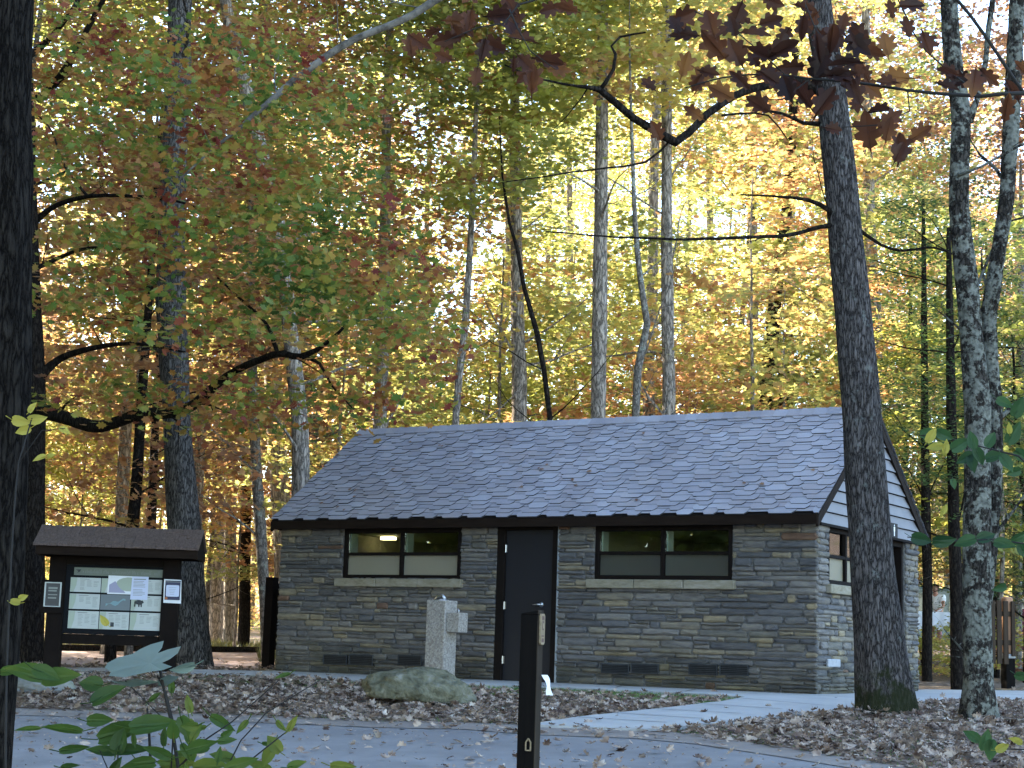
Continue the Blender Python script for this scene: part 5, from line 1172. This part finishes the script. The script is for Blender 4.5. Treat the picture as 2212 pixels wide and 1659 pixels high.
def traced(mb_, pts_, t0, k, cx, cy):
    ctr = at(cx, cy, t0) - base; P_ = [at(x, y, t0 + (y - cy) * k + rnd.uniform(-.01, .01)) - base for x, y in pts_]
    for i in range(len(P_)): mb_.face([ctr, P_[i], P_[(i + 1) % len(P_)]])
traced(g, [(226, 1443), (232, 1432), (255, 1420), (285, 1413), (303, 1402), (325, 1392), (354, 1384), (350, 1399), (338, 1412), (362, 1403), (391, 1396), (384, 1411), (367, 1424), (350, 1432), (372, 1440), (350, 1448), (330, 1450), (300, 1456), (270, 1463), (235, 1460), (240, 1451)], TP, -.004, 325, 1432)
traced(g, [(235, 1470), (262, 1472), (295, 1466), (330, 1470), (345, 1474), (310, 1480), (285, 1484), (262, 1480)], TP, -.004, 300, 1474)
traced(g, [(340, 1470), (362, 1458), (388, 1462), (376, 1472), (358, 1482), (342, 1482)], TP, .003, 362, 1470)
for (x, y, l_, an, wd) in [(395, 1443, 55, 195, .6)]: leaf_geo(g, at(x, y, TP), l_ * TP / 3750, an, HEART, wd, base=base)
o = g.build('leaves', M['sage'], ES); o['label'] = 'grey-green lobed leaves'
# yellow-green leaves on a twig by the left trunk
tb = at(30, 1900, 5.0); gz_ = terr(tb.x, tb.y); base = Vector((tb.x, tb.y, gz_)); EV = empty('sapling', base, 'yellowing twig of leaves crossing the nearest left trunk', 'plant')
g = MB()
for lp in [[(30, 2200, 8), (12, 1700, 6), (20, 1300, 5), (40, 1000, 4), (70, 900, 3)], [(40, 1000, 3), (90, 930, 2), (140, 925, 2)]]:
    a, r = densify([(at(x, y, 5.0), w_ * 5 / 3750 / 2) for x, y, w_ in lp], .08); g.tube([p - base for p in a], r, 6)
g.build('stem', M['twig'], EV, True); g = MB()
for (x, y, l_, an) in [(45, 910, 60, 350), (80, 905, 60, 10), (50, 930, 50, 200), (85, 990, 45, 200), (110, 985, 35, 20), (30, 1300, 40, 170), (50, 1290, 35, 20), (225, 1340, 40, 130), (140, 930, 40, 330), (70, 880, 40, 60)]: leaf_geo(g, at(x, y, 5.0), l_ * .7 * 5 / 3750, an, HEART, .8, base=base)
g.build('leaves', M['yellowleaf'], EV)
# sapling at the right edge
TR = 6.0
tb = at(2290, 1900, TR); gz_ = terr(tb.x, tb.y); base = Vector((tb.x, tb.y, gz_)); ER = empty('sapling', base, 'sapling with rounded dark green leaves reaching in at the right edge', 'plant')
g = MB()
for lp in [[(2300, 2300, 14), (2290, 1700, 12), (2280, 1300, 10), (2260, 950, 8), (2230, 780, 5)], [(2270, 1060, 6), (2200, 985, 4), (2120, 965, 3), (2040, 945, 2.5), (1985, 940, 2)], [(2280, 1240, 6), (2220, 1175, 4), (2140, 1165, 3), (2040, 1170, 2.5), (1960, 1160, 2)], [(2285, 1500, 6), (2230, 1620, 4), (2130, 1600, 3)]]:
    a, r = densify([(at(x, y, TR), w_ * TR / 3750 / 2) for x, y, w_ in lp], .08); g.tube([p - base for p in a], r, 6)
g.build('stem', M['twig'], ER, True)
M['leaf_dgreen'] = leafmat('dark_green_leaves', [(0, (.012, .035, .012)), (.5, (.025, .062, .02)), (1, (.05, .10, .035))], trans=.35, nscale=3)
g = MB()
for (x, y, l_, an) in [(2005, 935, 50, 20), (2040, 940, 55, 340), (2030, 965, 50, 190), (2075, 960, 60, 30), (2100, 950, 50, 100), (2085, 990, 55, 210), (2115, 985, 55, 300), (2150, 985, 60, 20), (2140, 950, 50, 60), (2190, 935, 70, 60), (2175, 1000, 55, 300), (2210, 985, 60, 330), (2100, 1000, 55, 280), (2200, 880, 60, 70), (2170, 870, 50, 330), (1990, 1165, 60, 350), (2040, 1168, 65, 5), (2085, 1170, 60, 200), (2130, 1160, 60, 20), (2170, 1175, 60, 350), (2205, 1160, 60, 30), (2210, 1190, 50, 300), (2190, 1020, 45, 200), (2130, 1600, 60, 80), (2100, 1590, 50, 150), (2140, 1620, 60, 270), (2210, 1460, 50, 350), (2060, 1045, 30, 280), (2160, 1270, 40, 200)]: leaf_geo(g, at(x, y, TR + rnd.uniform(-.15, .15)), l_ * .8 * TR / 3750, an, HEART, .8, base=base)
g.build('leaves', M['leaf_dgreen'], ER); g = MB()
for (x, y, l_, an) in [(2012, 940, 38, 60), (2020, 965, 36, 190), (2043, 965, 32, 80), (2180, 925, 25, 100), (2040, 1100, 25, 60), (2165, 1615, 36, 20), (2195, 1600, 30, 160)]: leaf_geo(g, at(x, y, TR - .2), l_ * TR / 3750, an, HEART, .7, base=base)
o = g.build('leaves', M['yellowleaf'], ER); o['label'] = 'small bright yellow leaves'

# ------------------------------------------------------------------ leaf litter and grass
fallen = leafmat('fallen_leaves', [(.0, (.035, .018, .014)), (.2, (.12, .075, .055)), (.38, (.27, .20, .155)), (.55, (.41, .325, .26)), (.75, (.15, .10, .078)), (1, (.50, .43, .36))], trans=.1, nscale=3, rough=.7)
# constant spread by island only
C = []; Sz = []
def scatter(n, u0, u1, s0, s1, road=.02, walk=.01, sz=(.05, .12), clump=.15):
    k = 0
    for _ in range(n):
        u = rnd.uniform(u0, u1); s = rnd.uniform(s0, s1); p = W2(u, s); x, y = p.x, p.y
        if -L - .05 < u < .08 and -D - .05 < s < .05: continue
        if abs(x) > .34 * y + .5: continue
        if inpoly(x, y, GRAV) and rnd.random() < .93: continue
        pr = 1
        if inpoly(x, y, road_poly): pr = road * (3.0 if s < 7.2 else 1)
        elif inpoly(x, y, WALK): pr = walk * .6
        else:
            nz = noise.noise(Vector((x * .9, y * .9, 0))); pr = .85 + .5 * nz
            # grassy strips next to the walk
            if -5.5 < u < 1 and 1.0 < s < 2.6: pr = .16
        if rnd.random() > pr: continue
        C.append((x, y, terr(x, y) + .015 + (.03 * rnd.random() if pr > .3 else 0) + (.02 if pr < .1 and inpoly(x, y, WALK) else 0) + .035 * max(0, noise.noise(Vector((x * 2, y * 2, 3)))) * (pr > .3))); Sz.append(rnd.uniform(*sz))
scatter(36000, -13, 6, .6, 9.5)
scatter(9000, -2, 9, -4, 12)
scatter(5000, -16, -8.6, -16, .8)
scatter(5000, .2, 12, -14, -.5)
scatter(1500, -10, 6, 5, 13, road=.6)
scatter(5000, -12, 6, 4, 13, road=.8, sz=(.012, .035))
C = np.array(C); Sz = np.array(Sz)
tag(obj('leaf_litter', leaves_mesh('leaf_litter', C, Sz, OAK, fallen, .5, .35)), 'brown and tan fallen oak leaves covering the ground and scattered on the road', 'leaves', kind='stuff')
# grass
g = MB(); gm = leafmat('grass', [(0, (.07, .13, .04)), (.6, (.12, .19, .055)), (1, (.2, .22, .09))], trans=.3, nscale=2)
def grass(n, cond, u0, u1, s0, s1, h=(.018, .045)):
    for _ in range(n):
        u = rnd.uniform(u0, u1); s = rnd.uniform(s0, s1); p = W2(u, s); x, y = p.x, p.y
        if abs(x) > .34 * y + .5 or inpoly(x, y, WALK) or inpoly(x, y, road_poly): continue
        if -L - .05 < u < .08 and -D - .05 < s < .05: continue
        if noise.noise(Vector((x * 1.1, y * 1.1, 5))) < cond + rnd.uniform(-.2, .2): continue
        z = terr(x, y); hh = rnd.uniform(*h); a = rnd.uniform(0, 6.28); w_ = .006; lx, ly = rnd.gauss(0, .03), rnd.gauss(0, .03)
        g.face([(x - w_ * math.cos(a), y - w_ * math.sin(a), z), (x + w_ * math.cos(a), y + w_ * math.sin(a), z), (x + lx, y + ly, z + hh)])
grass(30000, -.9, -9.5, 1.2, .9, 3.2); grass(9000, .05, -13, 6, 2, 9); grass(5000, -.3, 1, 8, -3, 4); grass(2500, -.2, -3, 6, 5.5, 10)
tag(g.build('grass', gm), 'short green grass between the leaves beside the walk', 'grass', kind='stuff')
# grassy clearing behind the notice board
g = MB()
for _ in range(12000):
    t = rnd.uniform(34, 62); x = rnd.uniform(-.33, -.13) * t; y = t; z = terr(x, y)
    if inpoly(x, y, GRAV): continue
    a = rnd.uniform(0, 6.28); w_ = .02; hh = rnd.uniform(.08, .3)
    g.face([(x - w_ * math.cos(a), y - w_ * math.sin(a), z), (x + w_ * math.cos(a), y + w_ * math.sin(a), z), (x + rnd.gauss(0, .08), y + rnd.gauss(0, .08), z + hh)])
gm2 = leafmat('dry_grass', [(0, (.05, .06, .018)), (.6, (.09, .085, .028)), (1, (.14, .11, .04))], trans=.3, nscale=1)
tag(g.build('meadow_grass', gm2), 'olive and straw coloured grass in the clearing behind the notice board', 'grass', kind='stuff')
# log kerb along the gravel
A = gnd(-100, 1404); Bq = gnd(560, 1410); g = MB(); a, r = densify([(A + Vector((0, 0, .07)), .09), (A.lerp(Bq, .5) + Vector((0, 0, .07)), .09), (Bq + Vector((0, 0, .07)), .085)], .5); g.tube(a, r, 10, rough=.15)
tag(g.build('log_kerb', M['bark_dark'], None, True), 'low weathered log along the back edge of the pinkish gravel', 'log')

# ------------------------------------------------------------------ camp scene behind the bank
TC = 47.0
PT = at(2022, 1330, TC); gz_ = terr(PT.x, PT.y)
ET = empty('picnic_table', (PT.x, PT.y, gz_), 'picnic table under a bright white cloth behind the building corner', 'table', math.radians(12))
htab = max(.7, PT.z - gz_ + .08)
g = MB(); g.box((-.75, -.4, htab - .04), (.75, .4, htab)); g.build('table_top', M['rail'], ET)
for sx in (-.6, .6):
    g = MB(); g.tube([(sx, -.45, 0), (sx, .1, htab - .04)], [.035, .035], 8); g.tube([(sx, .45, 0), (sx, -.1, htab - .04)], [.035, .035], 8); g.build('leg', M['brown'], ET)
g = MB(); g.box((-.8, -.46, htab + .002), (.8, .46, htab + .012))
n = 26
for k in range(n):
    x0 = -.8 + 1.6 * k / n; x1 = -.8 + 1.6 * (k + 1) / n; d0 = .03 * math.sin(k * 1.3); d1 = .03 * math.sin((k + 1) * 1.3); h0 = .42 + .06 * math.sin(k * .7); h1 = .42 + .06 * math.sin((k + 1) * .7)
    g.face([(x0, -.465 - d0 * .3, htab + .01), (x0, -.49 + d0, htab - h0), (x1, -.49 + d1, htab - h1), (x1, -.465 - d1 * .3, htab + .01)])
M['cloth'] = mat('white_cloth', (.78, .79, .82), .8)
o = g.build('tablecloth', M['cloth'], None, True); o.location = ET.location; o.rotation_euler = ET.rotation_euler; tag(o, 'white tablecloth hanging over the picnic table', 'tablecloth')
# person leaning over the table
def person(loc_, rz, sc_=1.0):
    sk = {'pel': (0, 0, .95, .13), 'sp1': (.03, -.05, 1.12, .13), 'sp2': (.06, -.13, 1.3, .145), 'neck': (.06, -.2, 1.45, .055), 'hd0': (.06, -.23, 1.52, .07), 'hd1': (.06, -.25, 1.60, .095), 'hd2': (.06, -.25, 1.69, .07),
          'kl': (-.1, -.05, .5, .065), 'al': (-.1, .03, .09, .045), 'fl': (-.1, -.1, .04, .04), 'hl': (-.09, 0, .87, .095), 'hr': (.09, 0, .87, .095), 'kr': (.1, -.08, .5, .065), 'ar': (.1, .0, .09, .045), 'fr': (.1, -.13, .04, .04),
          'shl': (-.13, -.14, 1.37, .065), 'ell': (-.2, -.25, 1.12, .042), 'wrl': (-.14, -.46, 1.02, .03), 'shr': (.24, -.14, 1.37, .065), 'elr': (.3, -.25, 1.12, .042), 'wrr': (.2, -.46, 1.02, .03)}
    ed = [('pel', 'sp1'), ('sp1', 'sp2'), ('sp2', 'neck'), ('neck', 'hd0'), ('hd0', 'hd1'), ('hd1', 'hd2'), ('pel', 'hl'), ('hl', 'kl'), ('kl', 'al'), ('al', 'fl'), ('pel', 'hr'), ('hr', 'kr'), ('kr', 'ar'), ('ar', 'fr'), ('sp2', 'shl'), ('shl', 'ell'), ('ell', 'wrl'), ('sp2', 'shr'), ('shr', 'elr'), ('elr', 'wrr')]
    ks_ = list(sk)
    for s_ in ('l', 'r'):
        w_ = sk['wr' + s_]
        for f_ in range(5):
            ox = (-.03 + .015 * f_) * (1 if s_ == 'r' else -1); lg = (.05, .085, .09, .085, .07)[f_]
            sk[f'p{s_}{f_}'] = (w_[0] + ox * .8, w_[1] - .07, w_[2] - .01, .011); sk[f't{s_}{f_}'] = (w_[0] + ox * 1.3, w_[1] - .07 - lg * .8, w_[2] - .03 - lg * .35, .008)
            ed += [('wr' + s_, f'p{s_}{f_}'), (f'p{s_}{f_}', f't{s_}{f_}')]
    ks_ = list(sk); me = bpy.data.meshes.new('person'); me.from_pydata([sk[k][:3] for k in ks_], [(ks_.index(a), ks_.index(b)) for a, b in ed], []); me.materials.append(M['skin'])
    o = obj('person', me); mo = o.modifiers.new('skin', 'SKIN'); 
    for i, k in enumerate(ks_): me.skin_vertices[0].data[i].radius = (sk[k][3], sk[k][3]); me.skin_vertices[0].data[i].use_root = (k == 'pel')
    o.modifiers.new('sub', 'SUBSURF').levels = 1; o.modifiers['sub'].render_levels = 2
    o.location = loc_; o.rotation_euler = (0, 0, rz); o.scale = (sc_,) * 3
    def shell(name, nodes, edges, grow_, m):
        me2 = bpy.data.meshes.new(name); me2.from_pydata([sk[k][:3] for k in nodes], [], []); me2.clear_geometry(); me2.from_pydata([sk[k][:3] for k in nodes], [(nodes.index(a), nodes.index(b)) for a, b in edges], []); me2.materials.append(m)
        q = obj(name, me2, o); q.modifiers.new('skin', 'SKIN')
        for i, k in enumerate(nodes): r = sk[k][3] + grow_; me2.skin_vertices[0].data[i].radius = (r * 1.05, r); me2.skin_vertices[0].data[i].use_root = (i == 0)
        q.modifiers.new('sub', 'SUBSURF').levels = 1; return q
    sk['eul'] = (-.17, -.2, 1.23, .06); sk['eur'] = (.27, -.2, 1.23, .06)
    shell('shirt', ['pel', 'sp1', 'sp2', 'shl', 'eul', 'shr', 'eur'], [('pel', 'sp1'), ('sp1', 'sp2'), ('sp2', 'shl'), ('shl', 'eul'), ('sp2', 'shr'), ('shr', 'eur')], .045, M['cloth'])
    shell('trousers', ['pel', 'hl', 'kl', 'al', 'hr', 'kr', 'ar'], [('pel', 'hl'), ('hl', 'kl'), ('kl', 'al'), ('pel', 'hr'), ('hr', 'kr'), ('kr', 'ar')], .012, M['rose'])
    bm = bmesh.new(); bmesh.ops.create_icosphere(bm, subdivisions=3, radius=.107)
    for v in list(bm.verts):
        if v.co.y < -.045 and v.co.z < .05: bm.verts.remove(v)
    me3 = bpy.data.meshes.new('hair'); bm.to_mesh(me3); bm.free(); me3.materials.append(M['hair']); q = obj('hair', me3, o); q.location = (.06, -.235, 1.64)
    g = MB()
    for sx in (-.035, .035): g.tube([(.06 + sx, -.335, 1.625), (.06 + sx, -.345, 1.625)], [.012, .01], 8)
    g.tube([(.06 - .025, -.335, 1.565), (.06 + .025, -.335, 1.565)], [.008, .008], 6); q = g.build('face_features', M['hair'], o); g = MB(); g.tube([(.06, -.33, 1.63), (.06, -.365, 1.59)], [.01, .017], 8); g.build('nose', M['skin'], o, True)
    return o
M['skin'] = mat('skin', (.42, .22, .16), .6); M['hair'] = mat('dark_brown_hair', (.04, .022, .014), .8); M['rose'] = mat('rose_cloth', (.45, .2, .2), .8)
pl_ = at(2023, 1330, TC + .9); o = person((pl_.x, pl_.y, PT.z - .85), math.radians(-35)); tag(o, 'person in a white shirt and rose trousers leaning at the white-covered table', 'person')
# grey-green camping trailer behind
PV = at(2015, 1330, TC + 5); gz2 = PT.z - 1.0
EVn = empty('parked_van', (PV.x, PV.y, gz2), 'dull grey-green van parked behind the person in the white shirt', 'van', math.radians(8))
M['van'] = mat('grey_green_paint', (.13, .17, .16), .35); M['darkglass'] = mat('dark_glass', (.02, .025, .025), .1); M['tyre'] = mat('tyre_rubber', (.015, .015, .015), .9)
g = MB(); prof_ = [(-2.1, .35), (2.1, .35), (2.15, .95), (1.55, 1.12), (1.05, 1.9), (-1.95, 1.95), (-2.12, 1.1)]; g.prism([(a, -.85, b) for a, b in prof_], (0, 1.7, 0)); bevel(g.build('body', M['van'], EVn), .06, 3)
for (a, b) in ((-1.8, -1.0), (-.85, .0), (.15, .95)):
    g = MB(); g.prism([(a, -.865, 1.2), (b, -.865, 1.2), (b - .03, -.862, 1.75), (a + .03, -.862, 1.75)], (0, .012, 0)); g.build('side_window', M['darkglass'], EVn)
for x in (-1.35, 1.35):
    for y in (-.86, .86): g = MB(); g.tube([(x, y - .1, .33), (x, y + .1, .33)], [.33, .33], 24); w_ = g.build('wheel', M['tyre'], EVn, True); g = MB(); g.tube([(x, y - .11, .33), (x, y + .11, .33)], [.19, .19], 16); g.build('rim', M['zinc'], w_)
g = MB(); g.box((2.1, -.7, .7), (2.17, -.45, .85)); g.build('headlight', M['white'], EVn); g = MB(); g.box((2.1, .45, .7), (2.17, .7, .85)); g.build('headlight', M['white'], EVn)
# tent at far right
PZ = at(2206, 1330, 44); g = MB(); gz3 = at(2206, 1390, 44).z - .2
for k in range(8):
    a0, a1 = 2 * math.pi * k / 8, 2 * math.pi * (k + 1) / 8
    prev = None
    for j in range(6):
        f0, f1 = j / 6 * math.pi / 2, (j + 1) / 6 * math.pi / 2
        q = [(1.3 * math.cos(f) * math.cos(a), 1.3 * math.cos(f) * math.sin(a), 1.5 * math.sin(f)) for f, a in ((f0, a0), (f0, a1), (f1, a1), (f1, a0))]
        g.face(q, 0 if j < 3 else 1)
M['maroon'] = mat('maroon_nylon', (.14, .02, .05), .6); o = g.build('dome_tent', [M['maroon'], M['cloth']], None, True); o.location = (PZ.x + .5, PZ.y, gz3); tag(o, 'maroon and white dome tent beyond the far right screen', 'tent')

# ------------------------------------------------------------------ camera, light, render
cam = bpy.data.objects.new('Camera', bpy.data.cameras.new('Camera')); COL.objects.link(cam); S.camera = cam
cam.location = (0, 0, CZ); cam.rotation_euler = (Matrix.Rotation(math.pi / 2 + PITCH, 3, 'X') @ Matrix.Rotation(ROLL, 3, 'Z')).to_euler()
cam.data.sensor_width = 36; cam.data.lens = 36 * F / 2212; cam.data.clip_end = 600; cam.data.clip_start = .05
SUN_AZ = math.radians(-52); SUN_EL = math.radians(31)     # azimuth from +Y towards +X
d = Vector((math.sin(SUN_AZ) * math.cos(SUN_EL), math.cos(SUN_AZ) * math.cos(SUN_EL), math.sin(SUN_EL)))
sun = bpy.data.objects.new('Sun', bpy.data.lights.new('Sun', 'SUN')); COL.objects.link(sun); sun.rotation_euler = d.to_track_quat('Z', 'Y').to_euler()
sun.data.energy = 5; sun.data.angle = math.radians(.5); sun.data.color = (1, .88, .68)
w = bpy.data.worlds.new('World'); S.world = w; w.use_nodes = True; nt = w.node_tree
sky = nt.nodes.new('ShaderNodeTexSky'); sky.sky_type = 'NISHITA'; sky.sun_disc = False; sky.ozone_density = 2.2; sky.dust_density = .3; sky.air_density = 1.0; sky.sun_elevation = SUN_EL; sky.sun_rotation = SUN_AZ
nt.links.new(sky.outputs[0], nt.nodes['Background'].inputs[0]); nt.nodes['Background'].inputs[1].default_value = .15
S.render.engine = 'CYCLES'
S.view_settings.view_transform = 'Standard'; S.view_settings.look = 'None'; S.view_settings.exposure = 3.1
S.cycles.max_bounces = 6; S.cycles.diffuse_bounces = 3; S.cycles.transparent_max_bounces = 8; S.cycles.transmission_bounces = 4
